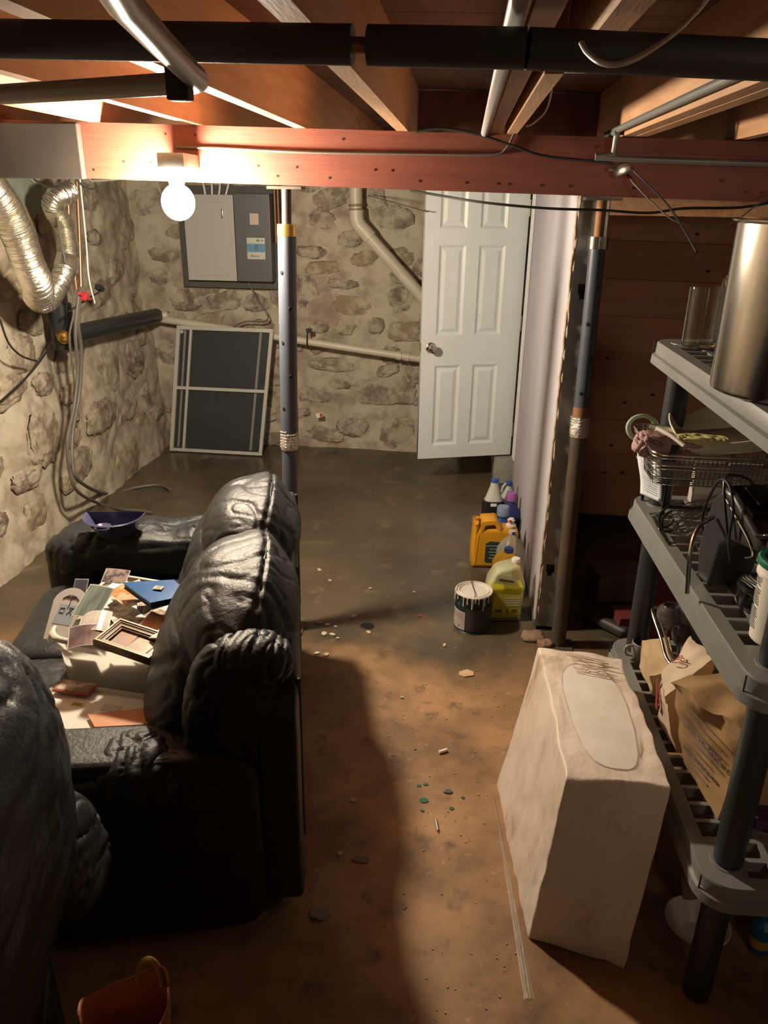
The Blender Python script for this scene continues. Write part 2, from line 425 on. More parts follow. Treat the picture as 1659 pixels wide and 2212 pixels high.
# ------------------------------------------------------------------ partition, door
part_w = thing('wall_partition', None, None, (.4, 3.0, 0), kind='structure')
XP = .385
mb = MB(); mb.grid(lambda u, v: V((XP+.0015*noise.noise(V((u*9, v*9, 0))), 3.0+1.82*u, .055+1.72*v)), 40, 30)
mb.box2((XP+.003, 3.0, .055), (XP+.013, 4.82, 1.775))
part('drywall_sheet', mb, drywall, part_w)
mb = MB()      # ragged paper edge
for s_ in range(2):
    pts = [V((XP+.003+.007*s_+rnd.uniform(-.002, .002), 2.994+rnd.uniform(-.004, .003), .055+1.72*i/60)) for i in range(61)]
    mb.tube(pts, .0048, 6)
part('torn_edge', mb, gyp, part_w)
def knock(cx, cz, s=1): return [(cx-.017*s, cz+.03*s), (cx+.017*s, cz+.03*s), (cx+.017*s, cz-.004*s), (cx+.009*s, cz-.012*s), (cx+.009*s, cz-.024*s), (cx-.009*s, cz-.024*s), (cx-.009*s, cz-.012*s), (cx-.017*s, cz-.004*s)]
pk1, pk2 = P(1258, 632, y=3.0), P(1188, 1233, y=3.0)
mb = MB(); mb.plate([[(XP+.012, .05), (XP+.115, .05), (XP+.115, 1.775), (XP+.012, 1.775)], knock(pk1.x, pk1.z), knock(pk2.x, pk2.z)], .0015, TM((0, 3.0, 0), XZ))
mb.box2((XP+.0125, 3.0, .05), (XP+.0145, 3.035, 1.775)); mb.box2((XP+.1135, 3.0, .05), (XP+.115, 3.035, 1.775))
part('metal_stud', mb, galv, part_w, smooth=False)
mb = MB(); mb.box2((XP+.02, 3.04, .05), (XP+.11, 4.8, 1.775)); part('wall_core', mb, concrete_d, part_w, smooth=False)
mb = MB(); mb.box2((XP-.004, 4.82, .2), (XP+.10, 4.85, 1.93)); part('door_jamb', mb, white_p, part_w, smooth=False)
mb = MB(); mb.box2((XP-.012, 4.745, .2), (XP-.0005, 4.82, 1.93), bevel=.003); mb.box2((XP-.016, 4.795, .2), (XP-.011, 4.82, 1.93), bevel=.002)
part('door_casing', mb, white_p, part_w, smooth=False)
mb = MB(); mb.box2((XP-.004, 3.0, .02), (XP+.115, 4.85, .052)); part('bottom_track', mb, galv, part_w, smooth=False)
# six-panel door, swung open across the passage
dl, dr = V((-.232, 4.70)), V((.362, 4.885))
dw = (dr-dl).length; dang = math.atan2(dr.y-dl.y, dr.x-dl.x)
door = thing('door_1', None, None, (dl.x, dl.y, .2), (0, 0, dang), kind='structure')
DH = 1.705; sc = dw/.65
mb = MB(); t = .034
outl = [(0, 0), (dw, 0), (dw, DH), (0, DH)]
cols = [(.092*sc, .262*sc), (.345*sc, .515*sc)]
rows = [(.085, .595), (.775, 1.295), (1.385, 1.62)]
holes = [[(a, c), (b, c), (b, d), (a, d)] for a, b in cols for c, d in rows]
mb.plate([outl]+holes, t, TM((0, t/2, 0), XZ)); 
part('door_slab', mb, white_p, door, local=True, smooth=False)
for a, b in cols:
    for c, d in rows:
        mb = MB()
        def ring(off, y): return [V((a+off, y, c+off)), V((b-off, y, c+off)), V((b-off, y, d-off)), V((a+off, y, d-off))]
        R = [ring(0, 0), ring(.006, .004), ring(.016, .010), ring(.022, .010), ring(.042, .003)]
        vs = [[mb.bm.verts.new(p) for p in r] for r in R]
        for A, B in zip(vs, vs[1:]):
            for j in range(4): mb.bm.faces.new((A[j], A[(j+1) % 4], B[(j+1) % 4], B[j]))
        mb.bm.faces.new(vs[-1])
        mb.box2((a, .024, c), (b, .026, d))
        part('door_panel', mb, white_p, door, local=True, smooth=False)
kx, kz = .062*sc, .705
mb = MB(); Rk = TM((kx, 0, kz), RX(90)).to_3x3()
mb.lathe([(0, 0), (.032, 0), (.032, .004), (.026, .009), (.012, .011), (.011, .03), (.018, .036), (.026, .046), (.0275, .055), (.024, .064), (.014, .069), (0, .07)], (kx, 0, kz), 24, RX(90))
part('door_knob', mb, steel, door, local=True, label='round satin metal knob')
mb = MB(); mb.box2((-.0015, .006, kz-.028), (.0005, .028, kz+.028)); part('latch_plate', mb, brass, door, local=True, smooth=False)
for hz in (.17, .84, 1.50):
    mb = MB(); mb.tube([(dw+.006, -.004, hz-.045), (dw+.006, -.004, hz+.045)], .006, 8); mb.box2((dw-.001, 0, hz-.044), (dw+.002, .03, hz+.044))
    part('hinge', mb, steel, door, local=True)
# concrete step under the doorway
step = solo('doorway_step', MB().box2((.262, 4.86, 0), (.43, 5.44, .185), bevel=.012), mat('step_concrete', (.30, .29, .26), .85, c2=(.22, .21, .19), scale=20, bump=.6, bscale=50),
            'rough pale concrete step under the white door', 'step')
# plank wall in the back right corner
wall_plank = thing('wall_plank', None, None, (1.1, 4.25, 0), kind='structure')
zp = 0.0; k = 0
for k in range(10):
    mb = MB(); z0 = .06+k*.187; mb.hull([V((x, y, z)) for x, dz in ((.52, .012), (X1-.003, -.012)) for z, y in ((z0+dz, 4.245+rnd.uniform(-.003, .003)), (z0+.184+dz, 4.253), (z0+dz, 4.275), (z0+.184+dz, 4.275))])
    part('plank', mb, plank_m[k % 3], wall_plank, smooth=False)
mb = MB()
for k in range(22): 
    x = rnd.uniform(.6, 1.6); z = rnd.uniform(.3, 1.7)
    mb.ell((x, 4.243, z), (.012, .002, .007), nu=10, nv=6)
part('knots', mb, flat((.05, .02, .012), .7), wall_plank, kind='stuff')
mb = MB(); mb.box2((.5, 3.0, 1.70), (X1-.003, 3.04, 1.765)); 
solo('ledger_board', mb, pine, 'pale horizontal board just under the beam above the metal pot', 'board', smooth=False)
# ------------------------------------------------------------------ steel posts
rusty_m = mat('rusty_sleeve', (.25, .12, .06), .7, .3)
def post(name, pt, pb, lab, zs, taped):
    t = thing(name, lab, 'post', (pb.x, pb.y, 0))
    d = pt-pb
    at = lambda z: pb+d*((z-pb.z)/d.z)
    top = zb(pt.x)-.18
    mb = MB(); mb.tube([at(.004), at(zs)], .0305, 20); part('lower_tube', mb, rust if taped else bluepost, t)
    mb = MB(); mb.tube([at(zs-.002), at(top-.13)], .028 if taped else .0335, 20); part('upper_tube', mb, bluepost, t)
    mb = MB(); mb.tube([at(top-.14), at(top-.006)], .017, 14); part('jack_screw', mb, rusty_m if taped else flat((.06, .055, .05), .4, .5), t)
    mb = MB(); mb.box(at(top-.006), (.12, .085, .009)); part('top_plate', mb, rust, t, smooth=False)
    mb = MB(); mb.tube([at(top-.165), at(top-.125)], .0345, 20); part('collar', mb, steel if taped else brass, t)
    mb = MB(); mb.box((pb.x, pb.y, .004), (.11, .11, .008)); part('base_plate', mb, rust, t, smooth=False)
    mb = MB()
    pts = [at(zs-.035+.07*i/40)+V((.034*math.cos(i*.9), .034*math.sin(i*.9), 0)) for i in range(41)]
    mb.tube([at(zs-.04), at(zs-.02), at(zs), at(zs+.035)], [.0335, .036, .0345, .033], 16); mb.tube(pts, .004, 6)
    part('tape_band', mb, mat('silver_tape', (.55, .52, .47), .35, .7, bump=.8, bscale=60), t, label='crumpled silver tape band')
    if taped:
        mb = MB(); mb.tube([at(zs+.033), at(zs+.075)], .030, 16); part('rust_sleeve', mb, rusty_m, t, label='rusty sleeve')
    for i in range(7):
        z = zs+.13+i*.125
        if z < top-.22:
            a = math.radians(-115+(i % 2)*50); r_ = .0283 if taped else .0338
            p = at(z)+V((math.cos(a)*r_, math.sin(a)*r_, 0)); mb = MB(); mb.ell(p, (.0065, .002, .0075), RZ(math.degrees(a)+90), nu=10, nv=8)
            part('adjustment_hole', mb, flat((.005, .005, .005), .9), t)
    return t
post('steel_post', P(1296, 480, y=2.877), P(1205, 1393, z=0), 'slim adjustable steel post with rusty sleeve standing beside the end of the partition wall', .96, True)
pt = P(619, 450, y=2.877); post('steel_post', pt, V((pt.x-.035, 2.877, 0)), 'blue-grey adjustable steel post with taped band behind the black sofa', .86, False)
# ------------------------------------------------------------------ lamp
BP = P(385, 437, y=2.72)
lamp = thing('bulb_fixture', 'bare glowing light bulb on a lampholder screwed to the front of the beam', 'lamp', (BP.x, 2.80, BP.z+.1))
mb = MB(); mb.ell(BP, (.055, .055, .058), nu=24, nv=16)
part('bulb', mb, mat('bulb_glow', (1, 1, 1), .5, emit=((1.0, .85, .64), BULB_STRENGTH)), lamp)
mb = MB(); mb.lathe([(0, .105), (.028, .105), (.03, .08), (.022, .045), (.02, .04), (0, .04)], BP, 20); part('lampholder', mb, whitepl, lamp)
mb = MB(); mb.box2((BP.x-.045, BP.y-.045, BP.z+.105), (BP.x+.045, 2.834, BP.z+.15), bevel=.004); part('junction_box', mb, galv, lamp)
# ------------------------------------------------------------------ overhead pipes
pl = thing('insulated_pipe', 'thin overhead water pipe in black foam sleeves with a bare gap between them', 'pipe', (0, 1.06, 1.9))
L_, R_ = P(0, 84, z=1.922), P(1659, 130, z=1.900)
L2 = L_+(L_-R_)*.55; R2 = R_+(R_-L_)*.5
g0, g1 = P(762, 97, z=1.912), P(795, 98, z=1.912)
mb = MB(); mb.tube([L2, L_, g0, g1, R_, R2], .009, 10); part('water_pipe', mb, copper, pl)
mb = MB(); mb.tube([L2, L_, g0], .0215, 16); part('foam_sleeve', mb, foam_b, pl)
gm = P(1138, 105, z=1.907)
mb = MB(); mb.tube([g1, gm+V((-.001, 0, 0))], .0215, 16); part('foam_sleeve', mb, foam_b, pl)
mb = MB(); mb.tube([gm+V((.001, 0, 0)), R_, R2], .0215, 16); part('foam_sleeve', mb, foam_b, pl)
mb = MB(); mb.tube([P(225, -60, z=1.862), P(262, 0, z=1.862), P(345, 90, z=1.862), P(418, 165, z=1.862)], .0115, 14)
mb.tube([P(345, 90, z=1.862), P(405, 150, z=1.862), P(425, 168, z=1.862), P(425, 176, z=1.862), P(400, 180, z=1.862), P(350, 183, z=1.862)], .0115, 14, 4)
mb.tube([P(380, 181, z=1.862), P(0, 204, z=1.862), P(-200, 216, z=1.862)], .0115, 14)
solo('overhead_conduit', mb, pvc_in, 'grey electrical conduit bending in an elbow under the joists, upper left', 'pipe')
c0 = P(388, 190, z=1.85)
mb = MB(); mb.box2(c0+V((-.012, -.010, -.012)), c0+V((.012, .010, .030)), bevel=.003)
solo('pipe_hanger', mb, flat((.05, .045, .04), .6), 'dark block holding the grey conduit to the joist', 'bracket')
# hanging white cable
mb = MB(); mb.tube([P(1560, -60, z=1.96), P(1527, 0, z=1.94), P(1470, 62, z=1.90), P(1400, 112, z=1.86), P(1345, 137, z=1.84), P(1300, 136, z=1.84), P(1270, 115, z=1.85), P(1256, 93, z=1.86)], .0021, 10, 6)
solo('white_cable', mb, wht_cable, 'loose white cable drooping in a hook below the black foam pipe', 'cable')
mb = MB(); mb.tube([P(1193, 165, z=2.04), P(1190, 205, z=2.0), P(1177, 243, z=1.98), P(1150, 268, z=1.96), P(1136, 273, z=1.955)], .0025, 8, 5)
solo('white_cable', mb, wht_cable, 'short white wire end dangling between joists beyond the black foam pipe', 'cable')
# pipes running with the joists
mb = MB(); a = .045; mb.tube([(a, Y0+.02, zb(a)-.0), (a, 2.86, zb(a)+.0)], .0125, 12)
solo('joist_pipe', mb, pvc_in, 'pale pipe running beside the doubled centre joist', 'pipe')
pb_ = [P(1650, 130, y=1.62), P(1600, 152, y=1.75), P(1298, 292, y=2.76)]
mb = MB(); xx = .462
mb.tube([(xx, Y0+.02, zb(xx)+.018), (xx, 2.72, zb(xx)+.018), (xx-.003, 2.765, zb(xx)+.008), (xx-.004, 2.775, zb(xx)-.03), (xx-.002, 2.775, zb(xx)-.055), (xx+.03, 2.775, zb(xx)-.066), (X1-.05, 2.775, zb(X1)-.066)], .010, 10, 4)
solo('grey_pipe', mb, mat('aged_grey_pipe', (.20, .20, .19), .4, .3), 'thin grey pipe along the bright right joist that turns along the beam', 'pipe')
# cables on the beam
fz = 2.829
mb = MB(); mb.tube([P(380, 318, y=fz), P(470, 320, y=fz), P(590, 326, y=fz), P(700, 330, y=fz), P(900, 333, y=fz), P(1060, 334, y=fz), P(1090, 325, y=fz), P(1105, 300, y=fz), P(1110, 288, y=fz)], .0042, 8, 5)
solo('beam_cable', mb, gry_cable, 'pale flat cable stapled along the face of the red-brown beam', 'cable')
mb = MB()
mb.tube([P(900, 284, y=2.822), P(960, 278, y=2.815), P(1030, 290, y=2.81), P(1100, 312, y=2.812), P(1170, 336, y=2.815), P(1250, 345, y=2.81), P(1318, 352, y=2.80)], .0045, 8, 5)
solo('coax_cable', mb, blk_cable, 'black coaxial cable running over the beam face into the splitter', 'cable', group=None)
sp = P(1342, 367, y=2.80)
mb = MB(); mb.box(sp, (.052, .016, .034), RY(-25), bevel=.003)
for dx, dz in ((-.035, .02), (-.035, 0), (.035, .0), (.03, -.022)): mb.tube([sp+V((dx*.6, 0, dz*.6)), sp+V((dx*1.15, 0, dz*1.15))], .006, 8)
solo('cable_splitter', mb, chrome, 'small silver coaxial splitter hanging on the beam face', 'splitter')
mb = MB(); mb.tube([sp+V((.036, -.002, 0)), P(1395, 395, y=2.74), P(1440, 440, y=2.6), P(1475, 492, y=2.4), P(1505, 545, y=2.28)], .0032, 8, 6)
solo('coax_cable', mb, blk_cable, 'black coaxial cable dropping from the splitter towards the glass jars', 'cable')
mb = MB(); mb.tube([sp+V((.032, .0, -.026)), P(1372, 400, y=2.76), P(1420, 448, y=2.72), P(1460, 478, y=2.7), P(1520, 490, y=2.7), P(1580, 482, y=2.7), P(1640, 440, y=2.72), P(1700, 415, y=2.75)], .0024, 8, 6)
solo('thin_cable', mb, gry_cable, 'thin wire sagging in a bow above the steel pot', 'cable')
mb = MB(); mb.tube([P(885, 411, y=2.95), P(960, 424, y=2.9), P(1050, 438, y=2.8), P(1180, 450, y=2.78), P(1300, 454, y=2.78), P(1400, 460, y=2.78), P(1480, 450, y=2.78), P(1600, 448, y=2.8), P(1700, 430, y=2.8)], .0042, 8, 5)
solo('low_cable', mb, blk_cable, 'black cable slung under the beam in front of the white door and right post', 'cable')
mb = MB(); mb.tube([P(795, 422, y=5.35), P(860, 440, y=4.9), P(925, 458, y=4.62)], .003, 6, 5)
solo('thin_cable', mb, gry_cable, 'thin wire stretched from the drainpipe to the top of the door', 'cable')
# dark duct box upper left
mb = MB(); a, b = P(-260, 250, y=2.70), P(132, 250, y=2.70)
mb.box2((a.x, 2.80, 1.79), (b.x, 2.832, zb(b.x)-.006), bevel=.004)
solo('duct_box', mb, mat('dark_sheet_metal', (.035, .03, .027), .6, .1, c2=(.05, .042, .036), scale=6), 'dark sheet-metal duct box against the left end of the beam', 'duct', smooth=False)
# ------------------------------------------------------------------ far wall fittings
YB = 5.44
mb = MB(); mb.box2((-1.93, 5.40, 1.15), (-1.265, 5.425, 1.80)); solo('backing_board', mb, mat('dark_plywood', (.06, .057, .056), .6, c2=(.085, .08, .075), scale=5), 'dark board on the stone wall behind the breaker panel', 'board', smooth=False)
pn = thing('breaker_panel', 'grey metal electrical breaker panel on the dark board behind the bulb', 'electrical panel', (-1.68, 5.39, 1.2))
mb = MB(); mb.box2((-1.85, 5.31, 1.21), (-1.525, 5.398, 1.74), bevel=.004); part('cabinet', mb, mat('panel_grey', (.36, .36, .33), .4), pn, smooth=False)
mb = MB(); mb.box2((-1.855, 5.300, 1.205), (-1.52, 5.309, 1.745), bevel=.003); mb.box2((-1.80, 5.296, 1.24), (-1.57, 5.2995, 1.70), bevel=.002); part('cover', mb, mat('panel_cover', (.40, .40, .37), .38), pn, smooth=False)
mb = MB(); mb.box2((-1.60, 5.29, 1.6), (-1.59, 5.2955, 1.66), bevel=.001); part('latch', mb, steel, pn)
for k in range(4):
    x = -1.72+k*.045
    mb = MB(); mb.tube([(x, 5.36, 1.735), (x+.01*(k-1), 5.37, 1.80), (x+.03*(k-1.5), 5.40, 1.9)], .006, 8, 4)
    solo('panel_cable', mb, wht_cable, ['leftmost', 'second', 'third', 'rightmost'][k]+' pale cable rising from the top of the breaker panel', 'cable', group='cables entering the breaker panel')
mt = thing('meter_cabinet', 'dark grey service box with blue and white sticker beside the breaker panel', 'electrical box', (-1.39, 5.39, 1.22))
mb = MB(); mb.box2((-1.515, 5.29, 1.205), (-1.275, 5.398, 1.755), bevel=.005); part('cabinet', mb, mat('dark_cabinet', (.10, .10, .105), .45, .3), mt, smooth=False)
mb = MB(); mb.box2((-1.41, 5.2865, 1.565), (-1.35, 5.2895, 1.635), bevel=.001); part('paper_tag', mb, flat((.52, .44, .40), .7), mt, label='small pinkish tag')
mb = MB(); mb.box2((-1.437, 5.2865, 1.35), (-1.315, 5.2895, 1.485), bevel=.001); stk = part('sticker', mb, flat((.50, .50, .45), .5), mt, label='white and blue sticker')
mb = MB(); mb.box2((-1.436, 5.2855, 1.395), (-1.316, 5.2863, 1.448)); part('blue_band', mb, flat((.10, .25, .42), .5), stk, smooth=False)
mb = MB(); mb.plate([[(.016*math.cos(t*math.pi/8), .019*math.sin(t*math.pi/8)) for t in range(16)]], .0006, TM((-1.374, 5.2848, 1.424), XZ)); part('seal_mark', mb, flat((.10, .16, .2), .5), stk, smooth=False)
mb = MB(); mb.text('Banaco', .020, TM((-1.385, 5.2855, 1.371), XZ)); mb.plate([[(-.014, 0), (0, .008), (.014, 0), (0, -.008)], [(-.007, 0), (0, .003), (.007, 0), (0, -.003)]], .0006, TM((-1.36, 5.2855, 1.468), XZ)); mb.box((-1.332, 5.2855, 1.468), (.009, .0006, .009)); part('lettering', mb, flat((.03, .035, .08), .5), stk, smooth=False)
# thick dark cable looping below the boxes
mb = MB(); mb.tube([(-1.46, 5.36, 1.20), (-1.40, 5.35, 1.08), (-1.33, 5.34, .98), (-1.36, 5.34, .935), (-1.50, 5.34, .93), (-1.62, 5.34, .86)], .005, 8, 6)
solo('loop_cable', mb, gry_cable, 'grey cable curling down the stones below the dark service box', 'cable')
for k, x in enumerate((-1.262, -1.24)):
    mb = MB(); mb.tube([(x, 5.38, 1.45), (x, 5.38, 1.93)], .009, 8); solo('copper_riser', mb, copper, ['left', 'right'][k]+' of the two short copper risers beside the dark service box', 'pipe', group='copper risers beside the service box')
mb = MB(); mb.tube([(-1.17, 5.36, .02), (-1.18, 5.37, .88)], .012, 8); solo('brown_rod', mb, mat('dull_brown', (.16, .085, .05), .7, .2), 'thin brown upright rod between the window screen and the left post', 'rod')  # thin brown upright tube close to the far wall
# white PVC drain
q = lambda px, py, y=5.37: P(px, py, y=y)
dp = thing('drain_pipe', 'cream drain pipe that comes down the far wall and slants behind the door', 'pipe', q(770, 430))
mb = MB(); mb.tube([q(768, 370), q(770, 460)], .041, 18); part('pipe_run', mb, pvc, dp)
mb = MB(); mb.tube([q(792, 505), q(955, 690)], .041, 18); part('pipe_run', mb, pvc, dp)
mb = MB(); mb.tube([q(769.5, 452), q(771, 475), q(777, 488), q(788, 500), q(800, 514)], .048, 18, 4); part('elbow', mb, pvc, dp)
mb = MB(); mb.tube([q(769, 440), q(769.3, 446)], .0485, 18); mb.tube([q(769.3, 450), q(769.5, 454)], .0485, 18); part('joint_rings', mb, flat((.25, .17, .12), .5), dp)
e0, e1 = q(328, 686, 5.36), q(905, 775, 5.33)
lp = thing('waste_pipe', 'long cream waste pipe sloping along the far wall behind the window screen', 'pipe', e0)
mb = MB(); mb.tube([e0, e1, e1+(e1-e0)*.06], .026, 16); part('pipe_run', mb, pvc, lp)
dd = (e1-e0).normalized()
for s_ in (.0, 1.745, 1.80): 
    mb = MB(); mb.tube([e0+dd*s_, e0+dd*(s_+.035)], .031, 16); part('coupling', mb, pvc, lp)
mb = MB(); k = e0+dd*1.12; mb.tube([k+V((0, 0, .06)), k+V((.0, -.03, 0)), k+V((0, 0, -.03))], .006, 6, 4); mb.box(k+V((.01, .0, .075)), (.04, .01, .03)); part('pipe_strap', mb, blk_cable, lp)
# black drain, left wall to corner
bd = thing('black_drain', 'thick black drain pipe coming down the left wall and running to the corner', 'pipe', (-2.1, 4.25, 1.0))
c0 = P(137, 722, x=-2.12); c1 = P(322, 688, x=-2.12); c1.y = 5.33
mb = MB(); mb.tube([c0+V((0, -.03, -.01)), c1, ], .050, 18); part('horizontal_run', mb, black_p, bd)
mb = MB(); mb.tube([c0+V((0, 0, -.06)), c0+V((0, 0, .27))], .046, 18); part('vertical_run', mb, black_p, bd)
mb = MB(); mb.tube([c0+V((0, 0, -.075)), c0+V((0, 0, .16))], .060, 18); part('tee', mb, black_p, bd)
mb = MB(); mb.tube([c0+V((.02, -.05, .0)), c0+V((.045, -.078, -.005))], .034, 16); mb.box(c0+V((.052, -.088, -.005)), (.03, .03, .022), RZ(-40)); part('cleanout_plug', mb, brass, bd, label='brass cleanout plug')
mb = MB(); mb.tube([c1, (c1.x+.07, 5.36, c1.z+.0), e0], .030, 14, 4); part('elbow', mb, pvc, bd, label='cream plastic elbow at the corner')
# foil ducts
def duct(pts, r, name, lab, n=9):
    P_ = catmull([V(p) for p in pts], n)
    mb = MB(); out = []
    full = catmull(P_, 6)
    rr = [r*(1+.045*math.sin(i*1.9)+.03*noise.noise(V((i*.3, 0, 0)))) for i in range(len(full))]
    # corrugated skin
    prev = None; rings = []; seg = 22
    for i, p in enumerate(full):
        t = (full[min(i+1, len(full)-1)]-full[max(i-1, 0)]).normalized()
        a = t.orthogonal().normalized() if prev is None else (prev-t*prev.dot(t)).normalized()
        prev = a; b = t.cross(a)
        rings.append([mb.bm.verts.new(p+(a*math.cos(6.2832*j/seg)+b*math.sin(6.2832*j/seg))*(rr[i]+.004*noise.noise(V((j*.9, i*.12, r))))) for j in range(seg)])
    for A, B in zip(rings, rings[1:]):
        for j in range(seg): mb.bm.faces.new((A[j], A[(j+1) % seg], B[(j+1) % seg], B[j]))
    mb.bm.faces.new(rings[0][::-1]); mb.bm.faces.new(rings[-1])
    return solo(name, mb, foil, lab, 'duct', ang=70)
duct([P(-60, 350, x=-1.95), P(5, 440, x=-1.93), P(35, 500, x=-1.92), P(62, 570, x=-1.92), P(80, 612, x=-1.95), P(84, 642, x=-2.02)], .068, 'foil_duct', 'nearer crinkled foil duct slanting in from the left edge of the photo')
duct([P(74, 648, x=-2.05), P(98, 652, x=-2.0), P(122, 622, x=-1.98), P(143, 575, x=-1.98), P(146, 530, x=-1.99), P(136, 485, x=-2.0), P(116, 450, x=-2.02), P(120, 430, x=-2.0), P(150, 414, x=-1.98)], .050, 'foil_duct', 'farther crinkled foil duct rising in an S beside the copper pipes')
solo('duct_tape_band', MB().tube([P(146, 555, x=-1.98), P(144, 570, x=-1.98), P(140, 585, x=-1.98)], [.054, .057, .054], 18, 3), foil, 'bright crumpled foil tape band on the farther duct', 'tape')
# pipes & wires on the left
mb = MB(); mb.tube([P(144, 372, x=-1.98), P(151, 500, x=-1.98), P(165, 625, x=-1.98)], .010, 10, 4); solo('copper_pipe', mb, copper, 'left of the two upright copper pipes by the foil duct', 'pipe')
mb = MB(); mb.tube([P(165, 372, x=-1.96), P(171, 500, x=-1.96), P(175, 620, x=-1.96)], .010, 10, 4); solo('copper_pipe', mb, copper, 'right of the two upright copper pipes by the foil duct', 'pipe')
mb = MB(); a = P(182, 640, x=-1.93); mb.box(a, (.03, .05, .022), RX(30), bevel=.004); mb.tube([a+V((0, -.05, .02)), a+V((0, .05, -.02))], .009, 8)
solo('red_valve', mb, flat((.55, .05, .06), .4), 'small red valve handle on the copper pipes', 'valve')
cabs = [([(175, 625, -1.95), (168, 690, -1.95), (176, 760, -1.98), (172, 850, -2.0), (158, 930, -2.0), (157, 1000, -1.98), (172, 1040, -1.98)], [(230, 1066), (300, 1052), (345, 1048), (368, 1058)], .010, gry_cable, 'thick grey cable of the left bundle, its loose end reaching farther over the floor'),
        ([(170, 640, -1.93), (163, 720, -1.95), (168, 800, -1.97), (160, 880, -1.98), (146, 950, -1.98), (150, 1015, -1.98), (168, 1062, -1.98)], [(215, 1088), (262, 1100), (300, 1103), (330, 1108)], .009, gry_cable, 'thick grey cable of the left bundle, its end reaching the blue dustpan')]
for A, B, r, m, lab in cabs:
    mb = MB(); mb.tube([P(px, py, x=xw) for px, py, xw in A]+[P(px, py, z=.012) for px, py in B], r, 8, 6); solo('hanging_cable', mb, m, lab, 'cable')
mb = MB(); mb.tube([P(124, 470, x=-1.98), P(140, 560, x=-1.96), P(160, 660, x=-1.95), P(150, 730, x=-1.96), P(160, 820, x=-1.99), P(160, 870, x=-2.0)], .005, 8, 5); solo('hanging_cable', mb, gry_cable, 'thin cable hanging over the farther foil duct', 'cable')
mb = MB(); mb.tube([P(172, 380, x=-1.94), P(186, 520, x=-1.94), P(192, 600, x=-1.94), P(205, 655, x=-1.94)], .004, 8, 5); solo('hanging_cable', mb, wht_cable, 'thin pale wire right of the copper pipes', 'cable')
mb = MB(); mb.tube([P(150, 672, x=-1.95), P(190, 645, x=-1.95), P(226, 625, x=-1.98)], .005, 8, 5); mb.box(P(215, 622, x=-1.98), (.03, .06, .03), RX(-20), bevel=.006); solo('cable_clip', mb, blk_cable, 'black clip with a wire end sticking out from the cable bundle', 'clip')
mb = MB(); mb.tube([P(0, 690, x=-2.14), P(18, 740, x=-2.14), P(45, 768, x=-2.14), P(78, 780, x=-2.15)], .005, 8, 5); mb.tube([P(128, 705, x=-2.14), P(100, 760, x=-2.14), P(60, 812, x=-2.14), P(0, 868, x=-2.13)], .005, 8, 5)
solo('wall_cable', mb, blk_cable, 'black cable crossing the stones at the left edge', 'cable')
for k, (pts) in enumerate(([(68, 372), (85, 395), (110, 405), (135, 398), (157, 374)], [(160, 372), (180, 402), (205, 408), (225, 396), (240, 380)], [(190, 380), (215, 390), (262, 386), (320, 380)])):
    mb = MB(); mb.tube([P(px, py, y=3.4) for px, py in [(pts[0][0]-3, 285)]+pts+[(pts[-1][0]+3, 285)]], .0045, 8, 5); solo('cable_loop', mb, blk_cable if k < 2 else gry_cable, ['black cable loop hanging below the left end of the beam', 'black cable loop hanging just right of the copper pipes', 'thin grey cable between the loops and the bulb'][k], 'cable')
mb = MB(); mb.grid(lambda u, v: V((wl(3.2+1.05*u, 1.62+.5*v)+.012, 3.2+1.05*u, 1.62+.5*v+.05*noise.noise(V((u*3, v, 0))))), 20, 10)
solo('green_paint_patch', mb, mat('green_wall_paint', (.26, .29, .23), .7, c2=(.20, .22, .175), scale=6), 'pale green painted plaster above the foil ducts', 'plaster')
# red and white wrapper on the stones
mb = MB(); a = q(690, 897, 5.40); mb.box(a, (.05, .004, .035), RZ(8) @ RY(-10)); scr = solo('wall_scrap', mb, paper, 'small red and white scrap of paper stuck low on the far wall', 'paper', smooth=False)
mb = MB(); mb.box(a+V((.014, -.003, 0)), (.02, .003, .034), RZ(8) @ RY(-10)); part('red_print', mb, flat((.55, .08, .06), .6), scr, smooth=False)
# ------------------------------------------------------------------ window screen leaning on the far wall
B0, B1 = P(376, 966, z=0.006), P(577, 978, z=0.006); B0.y = 5.235; B1.y = 5.215
wx = (B1-B0).normalized(); ww = (P(577, 978, y=5.22)-P(376, 968, y=5.22)).length*1.0
T0 = P(384, 703, y=5.33); up = (T0-B0); wh = up.length; up.normalize(); nn = wx.cross(up).normalized()
wm = Matrix((wx, up, nn)).transposed()
ws = thing('window_screen', 'white aluminium storm window frame leaning against the far stone wall', 'window frame', B0)
T = lambda u, v, w=0: B0+wx*u+up*v+nn*w
def bar(name, u0, v0, u1, v1, w0, w1, m):
    mb = MB(); c = T((u0+u1)/2, (v0+v1)/2, (w0+w1)/2); mb.box(c, (abs(u1-u0), abs(v1-v0), abs(w1-w0)), wm, bevel=.002); return part(name, mb, m, ws, smooth=False)
wf = mat('white_frame', (.50, .50, .46), .4, c2=(.42, .42, .38), scale=10); wf2 = mat('grey_track', (.20, .20, .19), .5)
bar('frame_rail', 0, 0, ww, .022, 0, .022, wf); bar('frame_rail', 0, wh-.026, ww, wh, 0, .022, wf)
bar('frame_stile', 0, .022, .026, wh-.026, 0, .022, wf); bar('frame_stile', ww-.024, .022, ww, wh-.026, 0, .022, wf)
bar('mullion', .095, .022, .113, wh-.026, .004, .022, wf); bar('meeting_rail', .026, wh*.505, ww-.024, wh*.505+.022, .006, .024, wf)
bar('inner_track', .05, .03, .066, wh-.03, -.004, .004, wf2); bar('inner_track', ww-.10, .03, ww-.082, wh-.03, -.004, .004, wf2)
bar('corner_block', .028, wh-.052, .048, wh-.03, .004, .02, wf)
mesh_m = mat('dark_insect_mesh', (.045, .05, .05), .35, alpha=.72)
